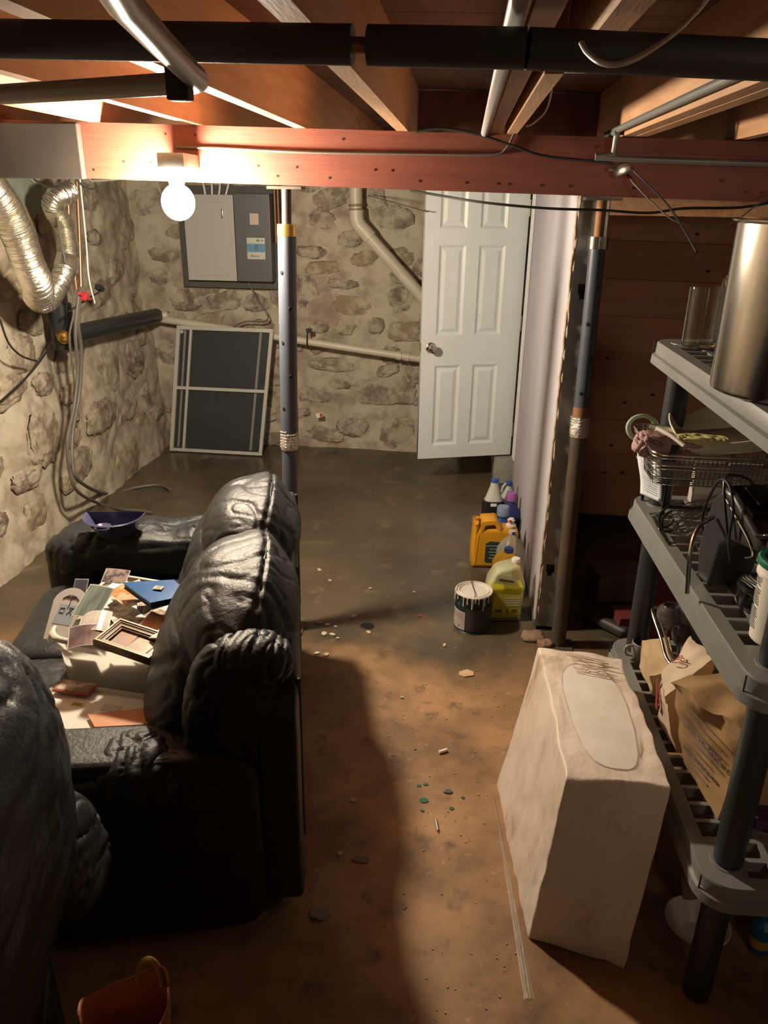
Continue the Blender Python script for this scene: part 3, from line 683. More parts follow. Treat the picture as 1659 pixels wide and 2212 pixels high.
mb = MB(); mb.box(T(ww/2, wh/2, .0), (ww-.05, wh-.05, .002), wm); part('screen_mesh', mb, mesh_m, ws, smooth=False, label='dark see-through mesh')
# ------------------------------------------------------------------ bottles and paint can on the floor
def rsup(cx, cy, a, b, n, e=.5):
    f = lambda w: math.copysign(abs(w)**e, w)
    return [(cx+a*f(math.cos(2*math.pi*i/n)), cy+b*f(math.sin(2*math.pi*i/n))) for i in range(n)]
def loft(mb, secs, n=28):
    """secs: (z, cx, cy, a, b, e)"""
    rings = []
    for z, cx, cy, a, b, e in secs: rings.append([mb.bm.verts.new(V((p[0], p[1], z))) for p in rsup(cx, cy, a, b, n, e)])
    for A, B in zip(rings, rings[1:]):
        for j in range(n): mb.bm.faces.new((A[j], A[(j+1) % n], B[(j+1) % n], B[j]))
    mb.bm.faces.new(rings[0][::-1]); mb.bm.faces.new(rings[-1]); return mb
def cap(r, h, z, x=0, y=0, seg=20):
    return MB().lathe([(0, 0), (r, 0), (r*1.02, h*.15), (r, h*.85), (r*.9, h), (0, h)], (x, y, z), seg)
# paint can
p = P(1019, 1352, z=0); can = thing('paint_can', 'dented paint can with white drips on a green and grey label, beside the yellow jug', 'paint can', (p.x, p.y, 0), (0, 0, math.radians(-25)))
R_c, H_c = .079, .178
mb = MB(); mb.lathe([(0, .002), (R_c-.003, .002), (R_c, 0), (R_c+.001, .004), (R_c-.002, .007), (R_c-.002, H_c-.006), (R_c+.001, H_c-.002), (R_c, H_c), (R_c-.004, H_c+.001)], seg=48)
part('body', mb, mat('can_green_label', (.012, .045, .035), .4, c2=(.02, .028, .03), scale=9, c3=(.5, .46, .42), scale3=14, mid3=.66, sharp3=.03), can, local=True)
def arc(mb, r, a0, a1, z0, z1, n=20, th=.0007):
    for k in range(n):
        A, B = math.radians(a0+(a1-a0)*k/n), math.radians(a0+(a1-a0)*(k+1)/n)
        mb.face([V((r*math.cos(A), r*math.sin(A), z0)), V((r*math.cos(B), r*math.sin(B), z0)), V((r*math.cos(B), r*math.sin(B), z1)), V((r*math.cos(A), r*math.sin(A), z1))])
    return mb
mb = arc(MB(), R_c+.0008, 160, 270, .016, .105); lb = part('paper_label', mb, mat('stained_label', (.48, .42, .40), .6, c2=(.36, .30, .28), scale=20, c3=(.12, .10, .10), scale3=28, mid3=.66, sharp3=.02), can, local=True, label='pale text label')
mb = MB()
for r_ in range(5):
    arc(mb, R_c+.0014, 178, 262-(r_ % 2)*9, .092-r_*.006, .0935-r_*.006)
arc(mb, R_c+.0014, 182, 186, .04, .06, 3); arc(mb, R_c+.0014, 246, 250, .025, .038, 3)
part('label_print', mb, flat((.16, .14, .15), .6), lb, local=True, smooth=False)
mb = arc(MB(), R_c+.0007, 272, 395, .016, .125); part('dark_label', mb, mat('dark_label', (.03, .033, .034), .45, c2=(.06, .055, .05), scale=16), can, local=True, label='dark grey side label')
mb = MB(); mb.lathe([(R_c+.001, H_c-.004), (R_c+.0035, H_c), (R_c+.001, H_c+.004), (R_c-.004, H_c+.004), (R_c-.007, H_c-.001), (R_c-.011, H_c-.001), (R_c-.014, H_c+.003), (R_c-.017, H_c+.001), (R_c-.02, H_c-.003), (0, H_c-.003)], seg=48)
part('lid', mb, mat('crusted_white_lid', (.62, .58, .53), .5, c2=(.56, .51, .45), scale=12, c3=(.30, .22, .17), scale3=11, mid3=.60, sharp3=.05, bump=.3), can, local=True)
mb = MB()
for a, l in ((200, .05), (212, .02), (175, .025), (188, .015), (238, .022), (262, .045), (275, .03), (290, .05), (310, .028), (325, .06), (330, .04), (225, .012), (300, .02), (345, .03)):
    A = math.radians(a); x, y = (R_c+.0014)*math.cos(A), (R_c+.0014)*math.sin(A)
    mb.tube([V((x, y, H_c-.002)), V((x, y, H_c-l*.6)), V((x, y, H_c-l))], [.0035, .0028, .0035], 8, 3)
part('paint_drips', mb, flat((.62, .58, .52), .5), can, local=True)
mb = MB(); mb.tube([V((R_c*math.cos(t), R_c*math.sin(t)*1.02-.004, .10-.05*math.sin((t-math.radians(190))*1.0))) for t in [math.radians(175+185*i/20) for i in range(0)]] or [V((-R_c-.004, .0, .115)), V((-R_c-.010, -.004, .09)), V((-R_c-.008, -.008, .07))], .002, 6, 4)
mb.box((-R_c-.004, 0, .115), (.008, .02, .02), bevel=.002); part('bail_ear', mb, steel, can, local=True)
mb = MB(); mb.tube([V((-.062, .075, H_c+.035)), V((-.045, .055, H_c+.018)), V((-.02, .025, H_c+.006)), V((.025, -.045, H_c+.007)), V((.034, -.078, H_c-.004)), V((.036, -.083, H_c-.03))], .0017, 6, 5)
part('wire_handle', mb, copper, can, local=True, label='bent wire across the lid')
# yellow fluid jug with real grip opening
def jug_panel(outs, depth, bev, rot, loc, m, name, label, cat):
    t = thing(name, label, cat, loc, rot)
    mb = MB(); mb.plate(outs, depth, TM((0, 0, 0), XZ), bevel=bev); part('body', mb, m, t, local=True, ang=50)
    return t
p = P(1088, 1343, z=0)
out = [(-.083, .004), (-.076, 0), (.060, 0), (.070, .006), (.074, .12), (.078, .165), (.074, .19), (.052, .262), (.030, .272), (-.040, .252), (-.052, .243), (-.080, .195), (-.086, .16)]
hole = [(-.040, .218), (.022, .206), (.022, .190), (-.044, .202)]
jug = jug_panel([out, hole], .10, .014, (0, 0, math.radians(8)), (p.x, p.y+.05, .001), mat('milky_jug', (.74, .76, .52), .35, c2=(.70, .72, .46), scale=5, alpha=.5), 'washer_fluid_jug', 'translucent jug of bright yellow fluid with a white cap, behind the paint can', 'jug')
mb = MB(); mb.plate([[(-.080, .008), (.065, .008), (.071, .12), (.073, .165), (-.081, .165)]], .088, TM((0, 0, 0), XZ), bevel=.012); part('fluid', mb, mat('yellow_fluid', (.62, .58, .02), .3, c2=(.55, .5, .02), scale=3), jug, local=True, label='bright yellow fluid')
part('cap', cap(.019, .018, .272, .036, 0), whitepl, jug, local=True)
mb = MB(); mb.plate([[(-.040, .216), (.024, .204), (.024, .192), (-.044, .203)]], .0015, TM((0, -.0508, 0), XZ)); part('painted_grip_shade', mb, flat((.16, .12, .03), .6), jug, local=True, smooth=False, label='dark plate painted in for the shade of the grip opening')  # brown plate puts the shade of the grip recess into colour
mb = MB(); mb.box((0.0, -.0508, .085), (.125, .0008, .10)); lb = part('label', mb, mat('jug_label', (.55, .52, .06), .5, c2=(.48, .45, .06), scale=10), jug, local=True, smooth=False, label='yellow printed label')
mb = MB()
for r_ in range(4): mb.box((.025, -.0516, .118-r_*.012), (.065, .0006, .007))
part('label_print', mb, flat((.60, .60, .38), .5), lb, local=True, smooth=False)
mb = MB()
for x, w, h in ((-.035, .03, .016), (.005, .008, .02), (.034, .024, .02)): mb.box((x, -.0516, .055), (w, .0006, h))
part('dark_print', mb, flat((.16, .14, .02), .5), lb, local=True, smooth=False)
mb = MB(); mb.box((.075, -.03, .06), (.002, .03, .014)); part('side_print', mb, flat((.05, .06, .03), .5), lb, local=True, smooth=False)
# yellow bottle with blue cap
p = P(1092, 1290, z=0)
yb = mat('yellow_bleach_bottle', (.92, .55, .03), .35)
out = [(-.062, 0), (.062, 0), (.068, .12), (.06, .165), (.018, .222), (-.018, .222), (-.045, .195), (-.062, .16), (-.066, .11)]
hole = [(-.038, .182), (-.024, .188), (-.030, .150), (-.040, .120), (-.050, .130), (-.050, .160)]
bt = jug_panel([out, hole], .085, .014, (0, 0, math.radians(12)), (p.x, p.y+.03, .001), yb, 'yellow_bottle', 'yellow plastic bottle with a blue screw cap and side handle, behind the yellow fluid jug', 'bottle')
part('cap', cap(.021, .022, .222, .0, 0), flat((.03, .09, .42), .35), bt, local=True)
# clear gallon jug
p = P(1100, 1262, z=0)
cg = thing('clear_jug', 'clear plastic gallon jug with handle in the middle, between the yellow bottles', 'jug', (p.x, p.y+.06, .001), (0, 0, .2))
clr = mat('hazy_jug_plastic', (.66, .66, .60), .25, alpha=.42, c2=(.72, .72, .66), scale=7)
mb = MB(); loft(mb, [(0, 0, 0, .058, .058, .6), (.006, 0, 0, .067, .067, .65), (.14, 0, 0, .069, .069, .7), (.17, 0, 0, .064, .064, .85), (.205, 0, .0, .045, .045, 1), (.228, 0, 0, .02, .02, 1), (.245, 0, 0, .018, .018, 1)]); part('body', mb, clr, cg, local=True, ang=60)
mb = MB(); mb.tube([V((0, -.02, .235)), V((0, -.045, .232)), V((0, -.062, .20)), V((0, -.07, .165)), V((0, -.060, .15))], .010, 10, 4); part('handle', mb, clr, cg, local=True)
part('cap', cap(.019, .014, .245), flat((.62, .62, .58), .35), cg, local=True)
mb = MB(); mb.lathe([(0, .0002), (.008, .0002), (.008, .003), (0, .003)], (0, -.02, .252), 12, RX(65)); part('cap_dot', mb, flat((.02, .05, .15), .4), cg, local=True)
# big yellow canister
p = P(1068, 1228, z=0)
yc = mat('ochre_canister', (.62, .30, .015), .38, c2=(.54, .25, .012), scale=6)
out = [(-.118, .004), (-.11, 0), (.095, 0), (.108, .008), (.112, .19), (.104, .205), (.06, .212), (.025, .214), (.012, .232), (.0, .252), (-.012, .258), (-.060, .254), (-.076, .244), (-.082, .222), (-.088, .215), (-.09, .245), (-.115, .245), (-.122, .1)]
hole = [(-.062, .238), (-.012, .242), (-.004, .230), (.0, .214), (-.064, .210), (-.068, .222)]
cn = jug_panel([out, hole], .11, .018, (0, 0, math.radians(4)), (p.x-.005, p.y+.055, .001), yc, 'yellow_canister', 'large ochre yellow canister with top handle and black label standing by the drywall', 'canister')
part('spout', MB().lathe([(.013, -.01), (.013, .012), (.016, .012), (.016, .004), (.013, .0)], (-.102, 0, .245), 20), yc, cn, local=True)
mb = cap(.026, .012, .212, .075); mb.lathe([(0, .012), (.016, .012), (.015, .03), (.02, .034), (.012, .044), (0, .044)], (.075, 0, .212), 16); part('cap', mb, flat((.66, .60, .52), .4), cn, local=True, label='white push cap')
mb = MB(); mb.box((.068, -.012, .246), (.014, .02, .012), bevel=.002); part('red_button', mb, flat((.5, .05, .05), .4), cn, local=True)
mb = MB(); mb.plate([[(-.045, .03), (.07, .03), (.075, .04), (.075, .13), (.06, .145), (-.03, .15), (-.052, .135), (-.052, .04)]], .0012, TM((0, -.0555, 0), XZ)); lb = part('label', mb, mat('black_label', (.02, .03, .035), .45, c2=(.03, .07, .05), scale=12), cn, local=True, smooth=False, label='black printed label')
mb = MB()
for r_, w in enumerate((.09, .05, .06, .045, .055)): mb.box((-.005, -.0565, .125-r_*.017), (w, .0006, .003))
part('label_print', mb, flat((.42, .42, .34), .5), lb, local=True, smooth=False)
mb = MB(); mb.plate([[(-.104, .02), (-.098, .02), (-.086, .19), (-.092, .19)]], .006, TM((0, -.054, 0), XZ), bevel=.002); part('rib', mb, yc, cn, local=True)
# row of bottles behind the canister
def bottle(px, py, dy, r, h, name, mbody, mcap, lab, rot=0, capr=.02, caph=.02, lid_cup=False, sh=.62):
    p = P(px, py, z=0); t = thing(name, lab, 'bottle', (p.x, p.y+dy, .001), (0, 0, rot))
    mb = MB(); loft(mb, [(0, 0, 0, r*.9, r*.68, .6), (.008, 0, 0, r, r*.75, .65), (h*sh, 0, 0, r, r*.75, .7), (h*(sh+.16), 0, 0, r*.72, r*.6, .85), (h*.92, 0, 0, r*.36, r*.36, 1), (h, 0, 0, r*.34, r*.34, 1)])
    part('body', mb, mbody, t, local=True, ang=60)
    part('cap', cap(capr, caph, h*.985), mcap, t, local=True)
    return t
blu = flat((.015, .045, .20), .35); dkb = flat((.012, .02, .07), .35)
bottle(1082, 1178, .04, .055, .165, 'detergent_bottle', mat('blue_detergent', (.02, .07, .26), .3), mat('pale_blue_cup', (.25, .30, .48), .3, alpha=.8), 'blue detergent bottle with a wide pale blue cup lid behind the canister handle', .1, .033, .05, sh=.6)
bottle(1100, 1155, .05, .055, .19, 'detergent_bottle', mat('navy_detergent', (.02, .03, .14), .35), flat((.32, .10, .36), .4), 'dark blue detergent bottle with a purple cup lid against the drywall', .0, .027, .045, sh=.62)
tt = bottle(1063, 1150, .10, .062, .27, 'bleach_bottle', mat('white_bottle', (.50, .52, .46), .35), flat((.025, .07, .35), .4), 'tall white bottle with blue cap and dark lower wrap, farthest left of the cleaning bottles', .1, .022, .02, sh=.5)
mb = MB(); loft(mb, [(.004, 0, 0, .0635, .049, .65), (.15, 0, 0, .0635, .049, .68), (.16, 0, 0, .060, .047, .72)]); part('dark_wrap', mb, flat((.012, .012, .012), .35), tt, local=True)
mb = MB(); mb.box((-.005, -.05, .145), (.034, .003, .018), bevel=.001); part('sticker', mb, paper, tt, local=True)
tt = bottle(1096, 1134, .14, .040, .20, 'bleach_bottle', mat('white_bottle_small', (.45, .47, .44), .35), flat((.02, .055, .28), .4), 'smaller white bottle with blue cap beside the drywall at the back of the row', .3, .021, .02)
mb = MB(); mb.tube([V((-.01, 0, .21)), V((-.035, -.005, .19)), V((-.04, 0, .155))], .007, 8, 4); part('handle', mb, mat('bottle_handle', (.45, .47, .44), .35), tt, local=True)
# ------------------------------------------------------------------ floor debris
p = P(793, 1353, z=0)
mb = MB(); mb.lathe([(0, .0022), (.020, .0022), (.023, .004), (.028, .0035), (.031, .0012)], p, 24)
solo('floor_drain', mb, [flat((.004, .004, .004), .6)], 'small black round drain hole in the damp concrete floor', 'drain')
def chip(px, py, w, h, m, name, lab, cat, th=.0025, seed=0, rot=0, grp=None, n=7):
    r = random.Random(seed); c = P(px, py, z=0)
    pts = [((w/2)*math.cos(2*math.pi*i/n)*r.uniform(.7, 1.1), (h/2)*math.sin(2*math.pi*i/n)*r.uniform(.7, 1.1)) for i in range(n)]
    mb = MB(); mb.plate([pts], th, TM((c.x, c.y, th/2+.0015), RZ(rot))); return solo(name, mb, m, lab, cat, smooth=False, group=grp)
chip(1006, 1456, .085, .06, mat('soggy_label', (.58, .48, .36), .5, c2=(.55, .26, .10), scale=18), 'paper_scrap', 'torn cream paper scrap with orange print on the open floor', 'paper', seed=3, rot=25, n=6)
c = P(957, 1622, z=.008); mb = MB(); mb.tube([c+V((-.013, -.008, 0)), c+V((.013, .008, 0))], .0055, 10); solo('filter_stub', mb, flat((.85, .82, .76), .6), 'white cylindrical stub lying mid floor', 'stub')
c = P(944, 1782, z=.005); mb = MB(); mb.tube([c+V((-.004, .022, 0)), c+V((.004, -.022, 0))], .0035, 8); solo('screw', mb, mat('screw_steel', (.25, .22, .2), .35, .8), 'dark metal screw lying on the orange-brown floor', 'screw')
chip(968, 1712, .03, .02, flat((.10, .12, .12), .2), 'glass_shard', 'dark glassy shard with a bright glint, right of the green paint drops', 'shard', seed=5, th=.004)
for i, (px, py, w) in enumerate(((915, 1730, .03), (905, 1698, .018), (920, 1695, .017), (975, 1747, .018), (1000, 1724, .014), (912, 1752, .013), (897, 1620, .009))):
    chip(px, py, w, w*.8, flat((.03, .11, .07), .5), 'green_paint_drop', 'dried dark green paint drop on the floor', 'paint drop', th=.0012, seed=20+i, grp='green paint drops on the floor', n=10)['label'] = ['upper left wide green paint drop of the cluster', 'leftmost middle green paint drop', 'green paint drop beside the leftmost middle one', 'rightmost lower green paint drop below the glass shard', 'small green paint drop right of the glass shard', 'lowest small green paint drop of the cluster', 'tiny lone green paint speck above the cluster'][i]
big = [(708, 1350, .03), (765, 1332, .035), (770, 1330, .02), (700, 1370, .04), (718, 1372, .035), (730, 1380, .02), (685, 1412, .03), (706, 1415, .035), (690, 1232, .035), (713, 1255, .028), (800, 1272, .02), (907, 1332, .012), (960, 1395, .025), (796, 1367, .03), (868, 1508, .016), (763, 1730, .025), (735, 1845, .02), (930, 1350, .01), (725, 1355, .02), (895, 1280, .016)]
for i, (px, py, w) in enumerate(big):
    lab = 'crumbled plaster flake on the floor, '+('close to the back of the sofa' if px < 725 else 'around the floor drain' if px < 820 and py < 1400 else 'out in the shadow mid floor' if py > 1400 else 'towards the paint can')
    if px == 907: chip(px, py, .016, .012, flat((.5, .12, .08), .5), 'red_fleck', 'tiny red fleck on the floor left of the paint can', 'fleck', seed=i, th=.004); continue
    chip(px, py, w, w*.6, flat((.45, .38, .26), .7), 'plaster_flake', lab, 'flake', seed=40+i, rot=i*37, th=.004, grp='plaster flakes scattered on the floor')
chip(690, 1345, .05, .03, flat((.16, .14, .13), .5), 'slate_chip', 'dark grey flat chip close to the back of the sofa', 'chip', seed=9)
chip(690, 1975, .07, .05, flat((.24, .20, .16), .6), 'crushed_wrapper', 'crushed dim wrapper on the dark floor near the sofa', 'wrapper', seed=12, th=.006, n=5)
chip(780, 1858, .06, .03, flat((.13, .12, .11), .6), 'dust_clump', 'pale dust clump in the shadow mid floor', 'dust', seed=13)
mb = MB(); r = random.Random(5)
for i in range(300):
    x, y = r.gauss(0.0, .26), r.uniform(1.2, 3.3); 
    if x > .36 or x < -.55: continue
    s_ = r.uniform(.0010, .0026)*(1.3 if r.random() > .9 else 1)
    mb.box((x, y, s_*.5+.001), (s_*2, s_*1.3, s_), RZ(r.uniform(0, 180)))
solo('floor_grit', mb, flat((.42, .34, .24), .6), 'tiny pale grit and crumbs scattered over the open floor', 'grit', kind='stuff', smooth=False)
# rubble by the right post
for i, (px, py, w, lab) in enumerate(((1150, 1375, .10, 'broken concrete lump at the foot of the drywall end'), (1178, 1392, .07, 'smaller broken concrete lump between drywall end and right post'))):
    c = P(px, py, z=.01); mb = MB(); mb.ell(c, (w/2, w*.4, .02), e=(.8, .8), nu=14, nv=8, fn=lambda u, p_, i=i: u*.008*noise.noise(u*3+V((i, 0, 0)))); solo('rubble', mb, mat('rubble_%s' % 'ab'[i], (.30, .19, .12), .8, c2=(.2, .13, .09), scale=20, bump=.5), lab, 'rubble')
# ================================================================== SOFA
def wrinkle(amp, sc, st, seed, d2=0.0):
    """leather: soft lumps plus thin sharp creases, in local metres"""
    s0 = V((seed*5.1, seed*2.3, seed*7.7))
    def f(p):
        q = V((p.x*st[0], p.y*st[1], p.z*st[2]))*sc
        w = q + V((noise.noise(q*.7+s0), noise.noise(q*.7+s0*2), noise.noise(q*.7-s0)))*.8
        c1 = max(0, 1-abs(noise.noise(w*1.2+s0))*6)**1.5; c2 = max(0, 1-abs(noise.noise(w*2.6-s0))*5)**1.5
        return amp*(noise.noise(q*.8-s0)*.9 - c1*.75 - c2*.4)
    return f
def cushion(c, a, M=None, e=(.6, .6), nu=96, nv=64, amp=.006, sc=9, st=(1, 1, 1), seed=1, extra=None, mb=None):
    w = wrinkle(amp, sc, st, seed)
    mb = mb or MB()
    def fn(u, p):
        n = V((p.x/(a[0]**2), p.y/(a[1]**2), p.z/(a[2]**2))).normalized()
        o = n*w(p)
        if extra: o = o+extra(u, p, n)
        return o
    mb.ell(c, a, M, e, nu, nv, fn); return mb
SO = (-.345, 1.44, 0); SROT = math.radians(12)
sofa = thing('loveseat', 'black leather two-seat sofa with puffy wrinkled back cushions, clutter on its seat', 'sofa', SO, (0, 0, SROT))
def SL(x, y, z): return WM[sofa] @ V((x, y, z))
LS = dict(local=True, ang=70)
mb = cushion((-.43, .62, .22), (.42, .66, .19), e=(.18, .18), amp=.004, sc=5, seed=2); part('base', mb, leather, sofa, **LS)
mb = cushion((-.030, .62, .40), (.055, .655, .355), e=(.22, .15), amp=.003, sc=6, seed=3); part('back_frame', mb, leather, sofa, **LS)
mb = MB()
for y in (.02, .60, 1.2): mb.box((.022, y, .50), (.012, .014, .46), bevel=.004)
part('back_seams', mb, leather, sofa, kind='stuff', **LS)
mb = cushion((-.47, .03, .30), (.40, .085, .27), e=(.22, .25), amp=.004, sc=6, seed=4); part('side_panel', mb, leather, sofa, **LS)
mb = cushion((-.49, .025, .465), (.37, .10, .085), e=(.8, .6), amp=.016, sc=9, st=(1.6, .35, .5), seed=5, nu=140, nv=50); part('arm_pad', mb, leather, sofa, **LS)
mb = cushion((-.47, 1.24, .30), (.42, .095, .27), e=(.22, .25), amp=.004, sc=6, seed=6); part('side_panel', mb, leather, sofa, **LS)
mb = cushion((-.50, 1.235, .52), (.40, .125, .095), e=(.6, .6), amp=.014, sc=9, st=(1.6, .4, .6), seed=7, nu=140, nv=50); part('arm_pad', mb, leather, sofa, **LS)
for y, sd in ((.37, 8), (.87, 9)):
    mb = cushion((-.56, y, .395), (.32, .248, .065), e=(.4, .3), amp=.005, sc=6, seed=sd); part('seat_cushion', mb, leather, sofa, **LS)
def seam_of(xf, y0, y1, zf, n=40): return [V((xf(t), y0+(y1-y0)*t, zf(t))) for t in [i/n for i in range(n+1)]]
for y, hy, top, sd, xs in ((.84, .275, .90, 11, -.12), (.34, .295, .885, 14, -.125)):
    # tall puffy back: body, then the rolled head part that flops over it
    def ex(u, p, n): return V((0, 0, 0))
    mb = cushion((xs-.075, y, .59), (.165, hy, .235), RY(18), e=(.8, .7), amp=.010, sc=5, st=(1, .8, .8), seed=sd, nu=150, nv=110)
    bc = part('back_cushion', mb, leather, sofa, **LS)
    # head part: a pillow with a peaked crown along its length, where the two hides are sewn together
    def ex(u, p, n):
        k = math.exp(-(u.x/.30)**2)*(1 if u.z > 0 else 0)*max(0, u.z)
        return n*(.030*k-.008*math.exp(-(u.x/.035)**2)*(u.z > 0)) + n*.0016*math.sin(p.y*120+3*math.sin(p.y*23+sd))*math.exp(-(u.x/.22)**2)*(u.z > 0)
    hc = V((xs+.0, y-.005, .745)); ha = (.155, hy*1.03, .150); hR = RY(24)
    w = wrinkle(.013, 8, (.9, .9, .9), sd+1)
    mb = cushion(hc, ha, hR, e=(.9, .85), amp=.008, sc=5.5, st=(.7, 1.0, .9), seed=sd+1, extra=ex, nu=170, nv=120)
    hp = part('head_roll', mb, leather, sofa, **LS)
    A = [hc+hR @ V((.001*math.sin(i*1.7), ha[1]*math.sin(t)*.99, ha[2]*max(.0, math.cos(t))**.9+.020*math.cos(t))) for i, t in enumerate([math.radians(-72+144*i/24) for i in range(25)])]
    mb = MB(); mb.tube(A, .0045, 8, 3); part('welt', mb, leather, sofa, **LS)
mb = cushion((-.13, .035, .62), (.12, .075, .21), RY(8), e=(.8, .8), amp=.010, sc=6, st=(1, 1, 1), seed=20); part('wing_pad', mb, leather, sofa, **LS)
mb = cushion((-.075, .03, .785), (.095, .07, .058), RY(10), e=(.9, .8), amp=.011, sc=10, st=(1.3, .6, .6), seed=21); part('wing_gather', mb, leather, sofa, **LS)
mb = cushion((-.34, .02, .505), (.125, .105, .075), e=(.9, .8), amp=.013, sc=10, st=(1.4, .5, .8), seed=24); part('arm_gather', mb, leather, sofa, **LS)
mb = cushion((-.56, .02, .49), (.13, .10, .07), e=(.9, .8), amp=.012, sc=10, st=(1.4, .5, .8), seed=26); part('arm_gather', mb, leather, sofa, **LS)
# recliner filling the lower left corner
rec = thing('recliner', 'black leather recliner at the lower left, its puffed back rising out of the dark', 'armchair', (-1.0, .69, 0), (0, 0, math.radians(12)))
mb = cushion((-.1, -.04, .25), (.42, .38, .24), e=(.2, .2), amp=.004, sc=5, seed=31); part('base', mb, leather, rec, **LS)
mb = cushion((.20, .09, .71), (.21, .45, .39), RY(5), e=(.85, .8), amp=.014, sc=6, st=(.6, .8, 1.0), seed=32, nu=130, nv=90); part('backrest', mb, leather, rec, **LS)
mb = cushion((.34, .31, .56), (.09, .12, .12), RY(-20), e=(.8, .8), amp=.014, sc=9, st=(.7, .7, 1.2), seed=33); part('arm_gather', mb, leather, rec, **LS)
mb = cushion((-.12, -.37, .42), (.42, .11, .20), e=(.4, .4), amp=.006, sc=6, seed=34); part('arm', mb, leather, rec, **LS)
# brown bag at the lower left edge
bgm = mat('brown_leather_bag', (.50, .20, .08), .6, c2=(.36, .14, .06), scale=14, bump=.5, bscale=40)
b0 = P(258, 2130, z=.26)
bag = thing('brown_bag', 'rust-brown open bag with a yellowish strap, standing before the sofa at the bottom edge', 'bag', (b0.x+.035, b0.y-.05, 0), (0, 0, math.radians(22)))
mb = MB(); ou = [(.085, .075), (.09, .085), (.095, .10), (.098, .10), (.09, .08)]
def bagwall(u, v):
    t = 2*math.pi*u; ca, sa = math.cos(t), math.sin(t); f = lambda w: math.copysign(abs(w)**.6, w)
    k = .82+.18*v+.03*noise.noise(V((ca*2, sa*2, v*3)))
    return V((f(ca)*.085*k, f(sa)*.06*k, .003+.285*v+.02*v*math.sin(t*2+.6)))
mb.grid(bagwall, 60, 24); mb.face([bagwall(i/30, 0) for i in range(30)])
bb = part('bag_body', mb, bgm, bag, local=True, ang=60)
mm = bb.modifiers.new('s', 'SOLIDIFY'); mm.thickness = .004
mb = MB(); mb.tube([V((.070, .030, .27)), V((.065, .045, .305)), V((.05, .055, .32)), V((.03, .058, .305)), V((.02, .055, .26))], .0065, 8, 6); part('strap', mb, flat((.42, .27, .07), .5), bag, local=True, label='yellowish strap')
# dustpan on far arm
dpz = .625
D0, D1, D2, D3 = P(187, 1106, z=.680), P(313, 1106, z=.680), P(262, 1160, z=dpz), P(205, 1160, z=dpz)
dp_ = thing('dustpan', 'blue-violet dustpan lying on the far arm of the black sofa', 'dustpan', ((D0.x+D1.x)/2, D0.y-.06, .60))
vio = mat('violet_plastic', (.060, .058, .125), .3, c2=(.05, .048, .105), scale=6)
ex_, ey_ = (D1-D0).normalized(), V((0, 0, 1)).cross((D1-D0).normalized())
Rm = Matrix((ex_, ey_, V((0, 0, 1)))).transposed(); wd = (D1-D0).length
def dshape(w, d, n=18):
    pts = [(w/2, 0), (-w/2, 0)]
    return pts+[(-w/2*math.cos(math.pi*i/n), -d*math.sin(math.pi*i/n)**.8) for i in range(1, n)]
mb = MB(); rings = []
for w, d, z in ((wd*.55, .05, -.045), (wd*.62, .065, -.044), (wd*.80, .10, .0), (wd*.98, .125, .030), (wd*1.04, .135, .034), (wd*1.04, .13, .037), (wd*.96, .118, .034), (wd*.76, .09, -.002), (wd*.6, .06, -.036), (wd*.5, .045, -.038)):
    rings.append([mb.bm.verts.new(D0+ex_*(wd/2)+Rm @ V((x, y+.0, z-.037))) for x, y in dshape(w, d)])
for A, B in zip(rings, rings[1:]):
    for j in range(len(A)): mb.bm.faces.new((A[j], A[(j+1) % len(A)], B[(j+1) % len(A)], B[j]))
mb.bm.faces.new(rings[0][::-1]); mb.bm.faces.new(rings[-1])
part('tray', mb, vio, dp_, ang=40)
mb = MB(); c = D0+ex_*(wd/2)+Rm @ V((-.01, -.122, -.008)); mb.lathe([(.0, -.012), (.026, -.012), (.030, .0), (.027, .006), (.020, .0), (0, -.004)], c, 24)
part('handle', mb, vio, dp_, label='short round thumb handle')
# ------------------------------------------------------------------ photo bin
BR = 0.0; tilt = math.radians(4)
bx0, bx1, by0, by1 = -1.075, -.665, 1.685, 2.06
bin_ = thing('storage_bin', 'frosted plastic storage bin heaped with photographs on the sofa seat', 'bin', ((bx0+bx1)/2, (by0+by1)/2+.01, .452), (0, tilt, math.radians(-4)))
def rrect(w, h, r, n=6):
    pts = []
    for cx, cy, a in ((w/2-r, h/2-r, 0), (-w/2+r, h/2-r, 90), (-w/2+r, -h/2+r, 180), (w/2-r, -h/2+r, 270)):
        for i in range(n+1):
            t = math.radians(a+90*i/n); pts.append((cx+r*math.cos(t), cy+r*math.sin(t)))
    return pts
def tub(mb, secs, close_bottom=True):
    rings = [[mb.bm.verts.new(V((x, y, z))) for x, y in rrect(w, h, r)] for w, h, r, z in secs]
    n = len(rings[0])
    for A, B in zip(rings, rings[1:]):
        for j in range(n): mb.bm.faces.new((A[j], A[(j+1) % n], B[(j+1) % n], B[j]))
    if close_bottom: mb.bm.faces.new(rings[0][::-1])
    return mb
bw, bh = bx1-bx0, by1-by0
mb = tub(MB(), [(bw-.06, bh-.06, .03, .003), (bw-.05, bh-.05, .04, .006), (bw-.022, bh-.022, .045, .13), (bw-.008, bh-.008, .05, .135), (bw-.006, bh-.006, .05, .165)])
o = part('bin_body', mb, tubm, bin_, local=True, ang=60); mm = o.modifiers.new('s', 'SOLIDIFY'); mm.thickness = .002
mb = tub(MB(), [(bw-.006, bh-.006, .05, .160), (bw+.016, bh+.016, .06, .162), (bw+.018, bh+.018, .06, .170), (bw+.006, bh+.006, .055, .175), (bw-.010, bh-.010, .05, .173)], False)
o = part('bin_rim', mb, mat('bin_rim_plastic', (.66, .62, .53), .32, alpha=.93), bin_, local=True, ang=60); mm = o.modifiers.new('s', 'SOLIDIFY'); mm.thickness = .0015
BM = WM[bin_]
